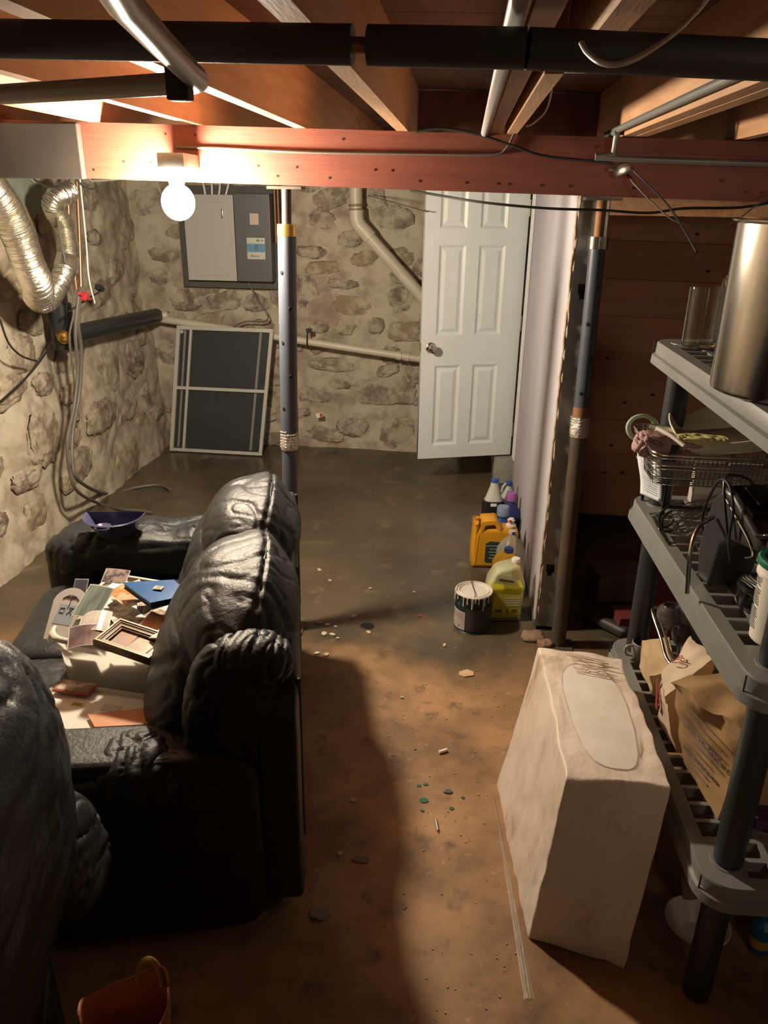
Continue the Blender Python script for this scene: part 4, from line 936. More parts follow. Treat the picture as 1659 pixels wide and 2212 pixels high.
def pmat(i):
    pal = [((.46, .40, .34), (.16, .10, .08)), ((.34, .38, .44), (.10, .09, .10)), ((.62, .20, .07), (.66, .42, .26)), ((.54, .46, .36), (.24, .16, .10)), ((.13, .11, .13), (.42, .34, .30)), ((.64, .60, .54), (.36, .29, .25)), ((.10, .20, .38), (.42, .44, .42)), ((.40, .20, .15), (.56, .46, .38))]
    return [mat('photo_print_%d' % k, a, .25, c2=b, scale=26+5*k, detail=5, sharp=.06) for k, (a, b) in enumerate(pal)]
PM = pmat(0)
white_b = flat((.70, .68, .62), .45)
r = random.Random(21); LASTT = [None]; LASTM = [0]
def photo(loc, w, h, R, m, name='photograph', label=None, grp='loose photographs heaped in the storage bin', border=True):
    if grp is None: w *= .8; h *= .8
    t = thing(name, label, 'photo', loc); LASTT[0] = t; LASTM[0] = PM.index(m) if m in PM else 0; t.rotation_euler = R.to_euler(); WM[t] = TM(loc, R)
    if grp: t['group'] = grp
    mb = MB()
    bend = r.uniform(-.012, .012)
    f = lambda z0: (lambda u, v: V(((u-.5)*w, (v-.5)*h, z0+bend*(1-(2*u-1)**2))))
    mb.grid(f(.0002), 6, 1); mb.grid(f(-.0006), 6, 1); part('card', mb, white_b, t, local=True, smooth=False)
    mb = MB(); k = .93 if border else 1
    mb.grid(lambda u, v: V(((u-.5)*w*k, (v-.5)*h*k, .0006+bend*(1-((2*u-1)*k)**2))), 6, 1); part('picture', mb, m, t, local=True, smooth=False)
    return t
cols_w = ['dark', 'blue-grey', 'orange', 'tan', 'brown', 'pale', 'blue', 'reddish']
for i in range(96):
    lx = r.uniform(-.17, .17); ly = r.uniform(-.115, .155)
    lz = .118-.05*max(0, -.04-ly)*10+.046*(1-(lx/.2)**2)*(1-(ly/.2)**2)+r.uniform(-.012, .020)
    R = (BM.to_3x3() @ RZ(r.uniform(0, 360)) @ RX(r.gauss(0, 12)) @ RY(r.gauss(0, 12)))
    photo(BM @ V((lx, ly, lz)), *r.choice([(.115, .08), (.10, .07), (.08, .08), (.07, .10)]), R, PM[r.choice([0, 1, 3, 3, 4, 5, 5, 7, 0, 7, 2 if i % 3 == 0 else 5])], label=None)
    mname = {0: 'brown-beige', 1: 'slate grey', 2: 'orange', 3: 'tan', 4: 'dark purple', 5: 'pale cream', 6: 'blue', 7: 'brick red'}[PM.index(bpy.data.objects[-1].data.materials[0]) if False else LASTM[0]]
    LASTT[0]['label'] = 'small %s print in the %s %s of the jumbled photographs in the bin' % (mname, ['near', 'middle', 'far'][min(2, int((ly+.15)/.102))], ['left', 'centre', 'right'][min(2, int((lx+.17)/.1135))])
# standing prints at the left end
def standing(px, py, z, w, h, R, m, lab, **k): return photo(P(px, py, z=z), w, h, R, m, label=lab, grp=None, **k)
standing(202, 1300, .70, .10, .13, RZ(-12) @ RX(30), mat('palm_picture', (.10, .16, .15), .25, c2=(.34, .40, .36), scale=22, stretch=(4, .6, 1)), 'photo of dark green palm fronds standing up in the bin')
standing(272, 1282, .672, .12, .09, RZ(-35) @ RX(10) @ RY(6), PM[2], 'bright orange print tucked under the left corner of the blue album')
standing(345, 1345, .655, .13, .09, RZ(-15) @ RX(12), PM[2], 'bright orange print between blue album and picture frame')
standing(205, 1345, .672, .10, .10, RZ(12) @ RX(12), mat('silver_print', (.62, .60, .55), .2, c2=(.40, .36, .32), scale=9), 'silvery pale print curling up in the middle of the bin')
standing(185, 1375, .662, .11, .09, RZ(20) @ RX(20), mat('dark_portrait', (.05, .03, .03), .25, c2=(.36, .26, .26), scale=11), 'dark portrait print leaning on the near rim of the bin')
standing(172, 1275, .68, .05, .09, RZ(5) @ RX(40), flat((.10, .10, .13), .3), 'slim navy blue booklet standing at the back left of the bin')
standing(355, 1375, .665, .085, .055, RZ(-20) @ RX(8), white_b, 'white card lying at the right edge of the picture frame')
standing(250, 1245, .675, .10, .06, RZ(-5) @ RX(35), PM[4], 'dark print poking up along the far rim of the bin')
# arch-topped card with ink drawings
c = P(142, 1322, z=.665); Rc = RZ(-8) @ RX(36) @ Matrix.Scale(1.0, 3)
ac = thing('arched_card', 'arch-topped white card with ink drawings of a palm and symbols, leaning out of the bin', 'card', c); WM[ac] = TM(c, Rc); ac.rotation_euler = Rc.to_euler()
arc_o = [(-.030, -.085), (.034, -.085), (.042, .0)]+[(.04-.042+.05*math.cos(t*math.pi/10)*1.0, .03+.045*math.sin(t*math.pi/10)) for t in range(11)]
mb = MB(); mb.plate([arc_o], .0014, Matrix.Identity(3)); part('card', mb, flat((.66, .63, .60), .5), ac, local=True, smooth=False)
mb = MB(); mb.box((.002, -.008, .001), (.055, .06, .0006)); part('blue_wash', mb, flat((.42, .50, .58), .5), ac, local=True, smooth=False)
ink = flat((.06, .05, .05), .6)
mb = MB()
for t in range(7):
    A = math.radians(20+t*24); mb.tube([V((0, .042, .0016)), V((.015*math.cos(A), .042+.010*math.sin(A), .0016)), V((.026*math.cos(A), .040+.010*math.sin(A)-.004, .0016))], .0011, 5, 2)
mb.tube([V((.0, .042, .0016)), V((.003, .025, .0016)), V((.002, .01, .0016))], .0012, 5)
part('palm_drawing', mb, ink, ac, local=True)
mb = MB(); mb.tube([V((-.018, -.004, .0016)), V((-.005, -.004, .0016)), V((-.005, .010, .0016)), V((-.018, .010, .0016))], .001, 5, closed=True); part('square_drawing', mb, ink, ac, local=True)
mb = MB(); mb.tube([V((.006, -.008, .0016)), V((.020, .014, .0016)), V((.008, .014, .0016)), V((.020, -.008, .0016))], .001, 5); part('loop_drawing', mb, ink, ac, local=True)
# blue album
q4 = [P(265, 1258, z=.715), P(375, 1252, z=.712), P(412, 1284, z=.705), P(325, 1302, z=.705)]
ac_ = sum(q4, V())/4; exx = (q4[1]-q4[0]).normalized(); nz_ = V((0, 0, 1)); eyy = nz_.cross(exx)
al = thing('blue_album', 'glossy blue album with a small gold emblem lying on top of the photographs', 'album', ac_)
def slab(q, z0, z1, k=1.0):
    mb = MB(); c = sum(q, V())/4; mb.hull([c+(p-c)*k+V((0, 0, z)) for p in q for z in (z0, z1)]); return mb
part('cover', slab(q4, -.003, 0), mat('blue_gloss', (.012, .085, .26), .22, coat=.5, c2=(.02, .12, .34), scale=7), al, smooth=False)
part('page_block', slab(q4, -.016, -.003, .96), flat((.02, .022, .03), .5), al, smooth=False)
part('back_cover', slab(q4, -.019, -.016), flat((.012, .05, .14), .35), al, smooth=False)
em = P(342, 1270, z=.7125)
mb = MB()
ex2 = (P(352, 1271, z=.7125)-em).normalized(); R2_ = Matrix((ex2, V((0, 0, 1)).cross(ex2), V((0, 0, 1)))).transposed()
mb.box(em+V((0, 0, .0008)), (.026, .020, .0006), R2_); eb = part('emblem', mb, flat((.50, .44, .28), .4), al, smooth=False, label='small gold emblem')
mb = MB()
for k in range(4): mb.box(em+R2_ @ V((0, -.007+k*.0047, .0014)), (.020-(k % 2)*.006, .0016, .0005), R2_)
part('emblem_lines', mb, flat((.12, .12, .12), .5), eb, smooth=False)
# wooden picture frame
F = [P(250, 1330, z=.685), P(365, 1373, z=.668), P(335, 1424, z=.66), P(210, 1386, z=.675)]
fc = sum(F, V())/4; exx = ((F[1]-F[0])+(F[2]-F[3])).normalized(); eyy = ((F[0]-F[3])+(F[1]-F[2])); eyy -= exx*eyy.dot(exx); eyy.normalize(); ezz = exx.cross(eyy)
fw, fh = ((F[1]-F[0]).length+(F[2]-F[3]).length)/2, ((F[0]-F[3]).length+(F[1]-F[2]).length)/2
Rf = Matrix((exx, eyy, ezz)).transposed()
pf = thing('picture_frame', 'deep stepped wooden picture frame holding two prints, lying in the bin', 'picture frame', fc); WM[pf] = TM(fc, Rf); pf.rotation_euler = Rf.to_euler()
wdk, wlt = mat('frame_walnut', (.13, .075, .04), .4, c2=(.20, .12, .07), scale=9, stretch=(1, 5, 1)), mat('frame_gilt', (.50, .38, .24), .35, .2)
def fring(w, h, t, z0, z1, m, name):
    mb = MB(); mb.plate([[(-w/2, -h/2), (w/2, -h/2), (w/2, h/2), (-w/2, h/2)], [(-w/2+t, -h/2+t), (w/2-t, -h/2+t), (w/2-t, h/2-t), (-w/2+t, h/2-t)]], z1-z0, TM((0, 0, (z0+z1)/2), Matrix.Identity(3)), bevel=.0008)
    return part(name, mb, m, pf, local=True, smooth=False)
fring(fw, fh, .012, -.022, -.002, wdk, 'outer_moulding'); fring(fw-.004, fh-.004, .005, -.003, .001, wlt, 'gilt_edge')
fring(fw-.02, fh-.02, .007, -.012, -.005, wdk, 'inner_moulding'); fring(fw-.034, fh-.034, .003, -.010, -.006, wlt, 'gilt_edge'); fring(fw-.038, fh-.038, .006, -.016, -.010, wdk, 'inner_moulding')
mb = MB(); mb.box((0, 0, -.019), (fw-.02, fh-.02, .004)); part('backing', mb, flat((.16, .11, .07), .6), pf, local=True, smooth=False)
mb = MB(); mb.box((-.033, .0, -.0165), (.052, fh*.52, .001), RZ(4)); part('print', mb, mat('print_a', (.36, .40, .46), .2, c2=(.50, .28, .16), scale=24), pf, local=True, smooth=False)
mb = MB(); mb.box((.024, -.004, -.0165), (.058, fh*.5, .001), RZ(-5)); part('print', mb, mat('print_b', (.50, .24, .15), .2, c2=(.40, .56, .46), scale=22), pf, local=True, smooth=False)
# white storage lid / box on the near seat
lid = thing('white_box_lid', 'white plastic box with shallow lid on the near end of the sofa seat', 'box', (-.838, 1.512, .488), (0, 0, math.radians(-6)))
lw, lh = .40, .225
mb = tub(MB(), [(lw-.03, lh-.03, .03, .001), (lw-.012, lh-.012, .035, .004), (lw-.006, lh-.006, .04, .034), (lw, lh, .04, .040), (lw, lh, .04, .052), (lw-.008, lh-.008, .035, .055), (lw-.016, lh-.016, .03, .053), (lw-.024, lh-.024, .03, .046)])
mb.bm.faces.new([mb.bm.verts.new(V((x, y, .046))) for x, y in rrect(lw-.024, lh-.024, .03)]); part('tray', mb, whitepl, lid, local=True, ang=40)
mb = tub(MB(), [(.25, .12, .01, .046), (.245, .115, .01, .050)]); mb.bm.faces.new([mb.bm.verts.new(V((x, y, .050))) for x, y in rrect(.245, .115, .01)]); part('raised_panel', mb, whitepl, lid, local=True, ang=30)
mb = MB(); mb.box((-.09, .035, .0508), (.032, .012, .0006)); yl = part('yellow_sticker', mb, flat((.62, .56, .04), .5), lid, local=True, smooth=False)
mb = MB()
for k in range(8): mb.box((-.102+k*.0034, .035, .0514), (.0012 if k % 3 else .002, .010, .0004))
part('barcode', mb, flat((.08, .07, .03), .5), yl, local=True, smooth=False)
mb = MB(); mb.box((.0, .04, .0508), (.05, .025, .0006)); part('pale_sticker', mb, flat((.50, .52, .50), .5), lid, local=True, smooth=False)
# wooden offcut
W4 = [P(190, 1546, z=.545), P(330, 1530, z=.545), P(341, 1566, z=.545), P(205, 1573, z=.545)]
mb = MB(); mb.hull([p+V((0, 0, z)) for p in W4+[P(325, 1538, z=.545)] for z in (0, .004)]); solo('wood_offcut', mb, mat('orange_veneer', (.60, .27, .12), .5, c2=(.52, .22, .09), scale=8), 'thin orange-brown wooden offcut on the white box lid', 'wood', smooth=False)
mb = MB(); c = P(160, 1488, z=.546); mb.box(c+V((0, .006, 0)), (.10, .05, .006), RZ(-6), bevel=.001); ch = solo('red_edged_picture', mb, flat((.36, .07, .05), .5), 'dark picture with red edge tucked between the white box lid and the bin', 'picture', smooth=False)
mb = MB(); mb.box(c+V((0, .006, .0036)), (.09, .04, .001), RZ(-6)); part('picture', mb, PM[3], ch, smooth=False)
# ================================================================== WRAPPED FOAM BLOCK
BC = {(0, 0, 0): (.249, 1.445, .0), (0, 1, 0): (.189, 2.003, .0), (1, 0, 0): (.480, 1.385, .0), (1, 1, 0): (.43, 1.95, .0),
      (0, 0, 1): (.300, 1.475, .5), (0, 1, 1): (.285, 2.055, .5), (1, 0, 1): (.538, 1.470, .5), (1, 1, 1): (.520, 2.005, .5)}
def tri(x, y, z):
    p = V()
    for k, c in BC.items():
        w = (x if k[0] else 1-x)*(y if k[1] else 1-y)*(z if k[2] else 1-z); p += V(c)*w
    return p
blk = thing('foam_block', 'big dirty white foam block wrapped in torn clear film, leaning on the grey shelf', 'foam block', (.36, 1.7, 0))
mb = MB(); b = bmesh.new(); bmesh.ops.create_cube(b, size=1); bmesh.ops.bevel(b, geom=b.edges[:], offset=.018, segments=3, affect='EDGES', profile=.6)
bmesh.ops.subdivide_edges(b, edges=[e for e in b.edges if e.calc_length() > .3], cuts=36, use_grid_fill=True)
for v in b.verts:
    x, y, z = v.co+V((.5, .5, .5)); p = tri(x, y, z)
    w = noise.noise(p*6)*.006+noise.noise(p*17)*.004+noise.noise(V((p.x*9, p.y*30, p.z*7)))*.002
    if z > .97 and ((x-.5)/.40)**2+((y-.47)/.46)**2 < 1: w = 0
    v.co = p+V((w, w, w*(1 if z > .1 else 0)))
mb._merge(b); part('block', mb, foamw, blk, ang=50)
# bare patch on top where the film is torn away (its own dished sheet)
mb = MB(); o_ = []
for i in range(40):
    t = 2*math.pi*i/40; f = lambda w: math.copysign(abs(w)**.75, w)
    x, y = .50+.335*f(math.cos(t))*(1+.05*math.sin(3*t)), .47+.40*f(math.sin(t))*(1+.04*math.cos(2*t+1)); o_.append((x, y))
c_ = mb.bm.verts.new(tri(.5, .47, 1)+V((0, 0, .0030)))
R_1 = [mb.bm.verts.new(tri(.5+(x-.5)*.6, .47+(y-.47)*.6, 1)+V((0, 0, .0032+.001*noise.noise(V((x*9, y*9, 0)))))) for x, y in o_]
R_2 = [mb.bm.verts.new(tri(x, y, 1)+V((0, 0, .0012))) for x, y in o_]
for i in range(40):
    j = (i+1) % 40; mb.bm.faces.new((c_, R_1[i], R_1[j])); mb.bm.faces.new((R_1[i], R_2[i], R_2[j], R_1[j]))
part('bare_patch', mb, foam_top, blk, label='smoother bare white foam patch')
mb = MB(); mb.tube([tri(x, y, 1)+V((0, 0, .0022+.001*math.sin(i*2.3))) for i, (x, y) in enumerate(o_)], .0018, 6, 3, closed=True)
part('film_folds', mb, film, blk, kind='stuff')
mb = MB()
for k in range(10):
    y = .78+.02*k; mb.tube([tri(rnd.uniform(.25, .5), y, 1)+V((0, 0, .006)), tri(rnd.uniform(.5, .7), y+rnd.uniform(-.03, .03), 1)+V((0, 0, .009)), tri(rnd.uniform(.7, .92), y+rnd.uniform(-.05, .02), 1)+V((0, 0, .006))], .0016, 5, 3)
part('torn_film_shreds', mb, mat('dirty_film', (.66, .54, .44), .4), blk, kind='stuff')
mb = MB(); mb.grid(lambda u, v: P(1066+24*u*(.25+v)+66*v, 1720+440*v, z=.0)+V((-.008*u, 0, .002+.004*abs(math.sin(u*9+v*5))*u*(1-u)*4)), 14, 30)
solo('film_trail', mb, film, 'strip of clear film trailing on the floor along the left foot of the foam block', 'plastic film')
# ================================================================== SHELF UNIT
SH = thing('shelf_unit', 'grey plastic four-legged shelving unit along the right side, loaded with kitchen things', 'shelving', (.577, 1.27, 0), (0, 0, math.radians(2)))
SW, SLn = .44, 1.0
def sW(x, y, z): return WM[SH] @ V((x, y, z))
DZ = (.415, .92, 1.39)
def deck(z):
    mb = MB()
    secs = [(SW, SLn, .06, z), (SW+.004, SLn+.004, .06, z-.004), (SW+.006, SLn+.006, .06, z-.032), (SW+.022, SLn+.022, .068, z-.036), (SW+.026, SLn+.026, .07, z-.058), (SW+.018, SLn+.018, .066, z-.058), (SW+.004, SLn+.004, .06, z-.045), (SW-.01, SLn-.01, .055, z-.040), (SW-.02, SLn-.02, .055, z-.030)]
    rings = [[mb.bm.verts.new(V((x+SW/2, y+SLn/2, zz))) for x, y in rrect(w, h, r_)] for w, h, r_, zz in secs]
    n = len(rings[0])
    for A, B in zip(rings, rings[1:]):
        for j in range(n): mb.bm.faces.new((A[j], A[(j+1) % n], B[(j+1) % n], B[j]))
    # top surface with openings
    outer = [(x+SW/2, y+SLn/2) for x, y in rrect(SW, SLn, .06)]
    holes = []
    ny, nx = 17, 6
    for i in range(nx):
        for j in range(ny):
            x0 = .026+(SW-.052)*i/nx+.006; x1 = .026+(SW-.052)*(i+1)/nx-.006
            y0 = .026+(SLn-.052)*j/ny+.006; y1 = .026+(SLn-.052)*(j+1)/ny-.006
            if (i in (0, nx-1)) and (j in (0, 1, ny-1, ny-2)): continue
            holes.append([(x0, y0), (x1, y0), (x1, y1), (x0, y1)])
    mb.plate([outer]+holes, .006, TM((0, 0, z-.003), Matrix.Identity(3)))
    for j in range(ny+1):
        y = .026+(SLn-.052)*j/ny; mb.box((SW/2, y, z-.018), (SW-.03, .004, .026))
    for i in range(nx+1):
        x = .026+(SW-.052)*i/nx; mb.box((x, SLn/2, z-.018), (.004, SLn-.03, .026))
    return mb
for z in DZ:
    d = part('shelf_deck', deck(z), plasticg, SH, local=True, ang=30)
    for x, y in ((.065, .075), (SW-.065, .075), (.065, SLn-.075), (SW-.065, SLn-.075)):
        mb = MB(); mb.lathe([(.034, -.058), (.037, -.05), (.037, .0), (.036, .002), (.0, .002)], (x, y, z), 24); part('leg_socket', mb, plasticg, d, local=True)
    for yy_ in (.012, SLn-.012):
        mb = MB(); mb.box((-.004, yy_+.02 if yy_ < .5 else yy_-.02, z-.018), (.003, .003, .036)); part('edge_notch', mb, legblk, d, local=True, smooth=False)
for x, y in ((.065, .075), (SW-.065, .075), (.065, SLn-.075), (SW-.065, SLn-.075)):
    for za, zb_ in ((0, DZ[0]-.058), (DZ[0]+.002, DZ[1]-.058), (DZ[1]+.002, DZ[2]-.058)):
        mb = MB(); mb.lathe([(0, za), (.029, za), (.0315, za+.02), (.0315, zb_-.02), (.030, zb_), (0, zb_)], (x, y, 0), 24); part('leg', mb, legblk, SH, local=True)
ZT, ZM, ZBt = DZ[2]+.001, DZ[1]+.001, DZ[0]+.001
# stock pot
c = V((.668, 1.63, ZT+.001)); pr, ph_ = .148, .325
t = thing('stock_pot', 'tall shiny stainless steel pot standing on the top shelf', 'pot', c)
mb = MB(); mb.lathe([(0, 0), (pr-.008, 0), (pr-.002, .003), (pr, .010), (pr, ph_-.004), (pr+.009, ph_), (pr+.010, ph_+.003), (pr+.006, ph_+.005), (pr-.002, ph_+.002), (pr-.004, ph_-.004), (pr-.004, .012), (0, .010)], (0, 0, 0), 72); part('pot_body', mb, steel, t, local=True)
for s_ in (-1, 1):
    mb = MB(); A = math.radians(75); ax, ay = math.cos(A)*s_, math.sin(A)*s_
    mb.tube([V((ax*pr+ay*k*.045, ay*pr-ax*k*.045, ph_*.78))+V((ax, ay, 0))*(.035 if abs(k) < 1 else 0) for k in (-1, -.7, .7, 1)], .005, 8, 4); part('handle', mb, chrome, t, local=True)
# glass jars
def jar(c, r0, h, neck, name, lab):
    mb = MB(); w = .003
    if neck: pr_ = [(0, 0), (r0-.006, 0), (r0, .006), (r0, h*.74), (r0-.004, h*.79), (r0*.70, h*.86), (r0*.66, h*.88), (r0*.66, h*.97), (r0*.74, h*.975), (r0*.74, h), (r0*.60, h), (r0*.60, h*.88), (r0-.010, h*.77), (r0-w, h*.72), (r0-w, .010), (0, .009)]
    else: pr_ = [(0, 0), (r0-.006, 0), (r0, .006), (r0, h*.97), (r0-.001, h), (r0-w, h), (r0-w, .010), (0, .008)]
    mb.lathe(pr_, (0, 0, 0), 40); t = solo(name, mb, glassm, lab, 'jar', org=(0, 0, 0)); t.location = c; return t
jar(V((.632, 2.15, ZT)), .045, .155, False, 'glass_jar', 'short wide clear glass at the far left corner of the top shelf')
jar(V((.722, 2.19, ZT)), .044, .22, True, 'glass_jar', 'taller clear glass jar with threaded neck, behind the steel pot')
jar(V((.73, 2.06, ZT)), .038, .115, False, 'glass_jar', 'small clear glass squeezed between the steel pot and the taller jars')
# wire basket on a rack
bz = 1.06; bxa, bxb, bya, byb = .515, .96, 1.96, 2.25
bk = thing('wire_basket', 'chrome wire basket tray stacked on the middle shelf, holding kitchen linens', 'basket', ((bxa+bxb)/2, (bya+byb)/2, ZM))
def loop(z, g, r0=.0024, m=None):
    return [V((x+(bxa+bxb)/2, y+(bya+byb)/2, z)) for x, y in rrect(bxb-bxa+2*g, byb-bya+2*g, .035, 4)]
mb = MB()
for z, g in ((bz, -.012), (bz+.02, -.008), (bz+.045, -.004), (bz+.055, -.003), (bz+.075, 0), (bz+.085, .002)): mb.tube(loop(z, g), .0022 if z < bz+.08 else .0036, 6, closed=True)
part('rim_wires', mb, chrome, bk, kind='stuff')
mb = MB()
n = 34
for i in range(n):
    x = bxa+.03+(bxb-bxa-.06)*i/(n-1)
    for y, s_ in ((bya, -1), (byb, 1)): mb.tube([V((x, y-s_*.012, bz)), V((x, y, bz+.085))], .0014, 5)
for i in range(16):
    y = bya+.03+(byb-bya-.06)*i/15
    for x, s_ in ((bxa, -1), (bxb, 1)): mb.tube([V((x-s_*.012, y, bz)), V((x, y, bz+.085))], .0014, 5)
    mb.tube([V((bxa+.012, y, bz)), V((bxb-.012, y, bz))], .0014, 5)
part('basket_wires', mb, chrome, bk, kind='stuff')
for x in (bxa+.05, bxb-.06):
    for y in (bya+.03, byb-.03):
        mb = MB(); mb.tube([V((x, y, ZM)), V((x, y, bz+.002))], .005, 8); part('rack_leg', mb, blkwire, bk)
mb = MB(); mb.tube([V((bxa+.05, bya+.03, ZM+.07)), V((bxb-.06, bya+.03, ZM+.07)), V((bxb-.06, byb-.03, ZM+.07)), V((bxa+.05, byb-.03, ZM+.07))], .0045, 8, closed=True); part('rack_rail', mb, blkwire, bk)
mb = MB()
for s_, q_ in ((0, 0), (1, 1)):
    mb.tube([V((bxa+.06, bya-.01+q_*.03, ZM+.075)), V((bxa+.035, bya-.03+q_*.03, ZM+.06)), V((bxa+.04, bya-.035+q_*.03, ZM+.03)), V((bxa+.06, bya-.03+q_*.03, ZM+.025)), V((bxa+.075, bya-.02+q_*.03, ZM+.045))], .0032, 8, 5)
part('hook', mb, blkwire, bk, kind='stuff')
mb = MB()
r = random.Random(3)
for k in range(26):
    a = V((r.uniform(.56, .66), r.uniform(1.9, 2.05), ZM+r.uniform(.01, .05))); d = V((r.uniform(.1, .2), r.uniform(.03, .17), r.uniform(-.02, .03))); mb.tube([a, a+d*.5+V((0, 0, r.uniform(0, .02))), a+d], .0018, 6, 3)
mb.tube([V((.56, 1.9, ZM+.005)), V((.80, 1.9, ZM+.005)), V((.80, 2.1, ZM+.005)), V((.56, 2.1, ZM+.005))], .003, 6, closed=True)
solo('wire_rack', mb, chrome, 'tangle of chrome rack wires under the wire basket on the middle shelf', 'rack', kind='stuff')
# contents of the basket
wv = MB()
def platter(u, v):
    t = 2*math.pi*u; f = lambda w: math.copysign(abs(w)**.45, w)
    rr = .35+.65*v if v > .0 else .35
    x, y = f(math.cos(t))*.135*(.72+.28*v), f(math.sin(t))*.085*(.72+.28*v)
    z = .045*v**1.3+.010*v*math.sin(t*5+.7)
    return V((x, y, z))
wv.grid(platter, 80, 10); wv.face([platter(i/40, 0) for i in range(40)])
o = solo('wavy_platter', wv, mat('cream_ceramic', (.60, .56, .48), .3), 'cream dish with wavy rim lying on top of the wire basket', 'dish', org=(0, 0, 0)); o.location = (.74, 2.12, bz+.085); o.rotation_euler = (math.radians(10), math.radians(-6), .05); o.scale = (1.1, 1.15, 1.1)
mm = o.modifiers.new('s', 'SOLIDIFY'); mm.thickness = .004
for k, (r_, dz, dx) in enumerate(((.042, 0, 0), (.036, .009, .004), (.034, .018, -.002))):
    pass
mb = MB(); cc = P(1388, 925, y=2.16)
mb.tube([cc+V((.042*(1-.08*(i//24))*math.cos(i*math.pi/12), .012*math.sin(i*math.pi/12)+.003*(i//24), .034*(1-.06*(i//24))*math.sin(i*math.pi/12)+.0)) for i in range(66)], .0045, 8)
solo('green_tube_coil', mb, mat('mint_tube', (.48, .62, .50), .4), 'coiled mint-green tube at the left end of the wire basket', 'tube')
c = P(1396, 952, y=2.07)
mb = cushion(c+V((.015, .01, -.012)), (.048, .05, .034), e=(.8, .8), amp=.012, sc=24, seed=41, nu=60, nv=40); solo('pink_pouch', mb, mat('pink_lace', (.46, .32, .32), .7, c2=(.26, .14, .15), scale=30), 'crumpled pinkish lace pouch at the left end of the wire basket', 'pouch', ang=70)
mb = MB(); a, b = P(1418, 925, y=2.05), P(1478, 963, y=1.98); mb.tube([a, (a+b)/2+V((0, 0, .004)), b], .0055, 8, 4); solo('white_strap', mb, whitepl, 'white folded strap edge running across the wire basket corner', 'strap')
a = P(1450, 945, y=2.02); mb = cushion(a+V((.01, .015, -.008)), (.075, .03, .012), RZ(-15) @ RY(8), e=(.7, .7), amp=.005, sc=25, seed=44, nu=60, nv=30); solo('maroon_cloth', mb, mat('maroon_plastic', (.20, .09, .09), .3, c2=(.36, .27, .24), scale=18), 'maroon and beige plastic pack in the basket corner', 'pack', ang=70)
a = P(1520, 952, y=1.99); mb = cushion(a+V((0, .02, -.002)), (.07, .028, .011), RZ(-4), e=(.7, .7), amp=.005, sc=30, seed=43, nu=60, nv=30); solo('yellow_green_pack', mb, mat('yellow_green_wrap', (.52, .52, .16), .3, c2=(.66, .62, .38), scale=20), 'yellow-green crinkled packet in the wire basket', 'packet', ang=70)
a = P(1460, 930, y=2.1); mb = MB(); mb.box(a+V((.02, .02, -.01)), (.17, .05, .004), RZ(-14) @ RY(6)); solo('printed_leaflet', mb, mat('leaflet_print', (.54, .46, .28), .5, c2=(.20, .26, .26), scale=16), 'glossy printed leaflet leaning under the cream dish', 'leaflet', smooth=False)
# paper tag on the basket's left end
T4 = [P(1378, 950, y=2.13), P(1430, 972, y=2.05), P(1427, 1086, y=2.03), P(1382, 1066, y=2.11)]
tg = thing('paper_tag', 'white printed paper tag hanging from the left end of the wire basket', 'tag', T4[3])
def bil(u, v): return (T4[0]*(1-u)+T4[1]*u)*(1-v)+(T4[3]*(1-u)+T4[2]*u)*v
nt_ = (T4[1]-T4[0]).cross(T4[3]-T4[0]).normalized(); nt_ = nt_ if nt_.y < 0 else -nt_
mb = MB(); mb.grid(lambda u, v: bil(u, v)+nt_*.004*math.sin(v*6), 6, 24); o = part('sheet', mb, mat('tag_paper', (.62, .68, .74), .6), tg); mm = o.modifiers.new('s', 'SOLIDIFY'); mm.thickness = .0006; mm.offset = 0
ut = (T4[1]-T4[0]).normalized(); vt = (T4[0]-T4[3]); vt -= ut*vt.dot(ut); vt.normalize(); Rt = Matrix((ut, vt, ut.cross(vt))).transposed()
if (ut.cross(vt)).dot(nt_) < 0: pass
mb = MB(); mb.text('Wire Clothes Rack', .0125, TM(bil(.5, .16)+nt_*.0045, Rt), .0002)
part('title_text', mb, flat((.22, .27, .38), .6), tg, smooth=False)
mb = MB()
for k in range(7): mb.box(bil(.5, .62+k*.045)+nt_*(.003 if k < 4 else .0015), (.05 if k in (0, 1, 5, 6) else .042, .0016, .0008), Rt)
part('text_lines', mb, flat((.40, .42, .46), .6), tg, smooth=False, kind='stuff')
# red strip, white boxes behind
a, b = P(1470, 1018, y=2.14), P(1463, 1072, y=2.14); mb = MB(); mb.box((a+b)/2+V((0, .06, .02)), (.016, .004, .12), RY(4), bevel=.001); solo('red_ruler', mb, flat((.36, .03, .06), .5), 'narrow dark red strip standing under the wire basket', 'strip', smooth=False)
for k, (x, w, lab) in enumerate(((.745, .09, 'left of the two plain white cartons under the wire basket'), (.85, .10, 'right of the two plain white cartons under the wire basket'))):
    mb = MB(); mb.box((x, 2.215, ZM+.062), (w, .05, .12), bevel=.003); solo('white_carton', mb, flat((.40, .37, .34), .6), lab, 'carton', smooth=False)
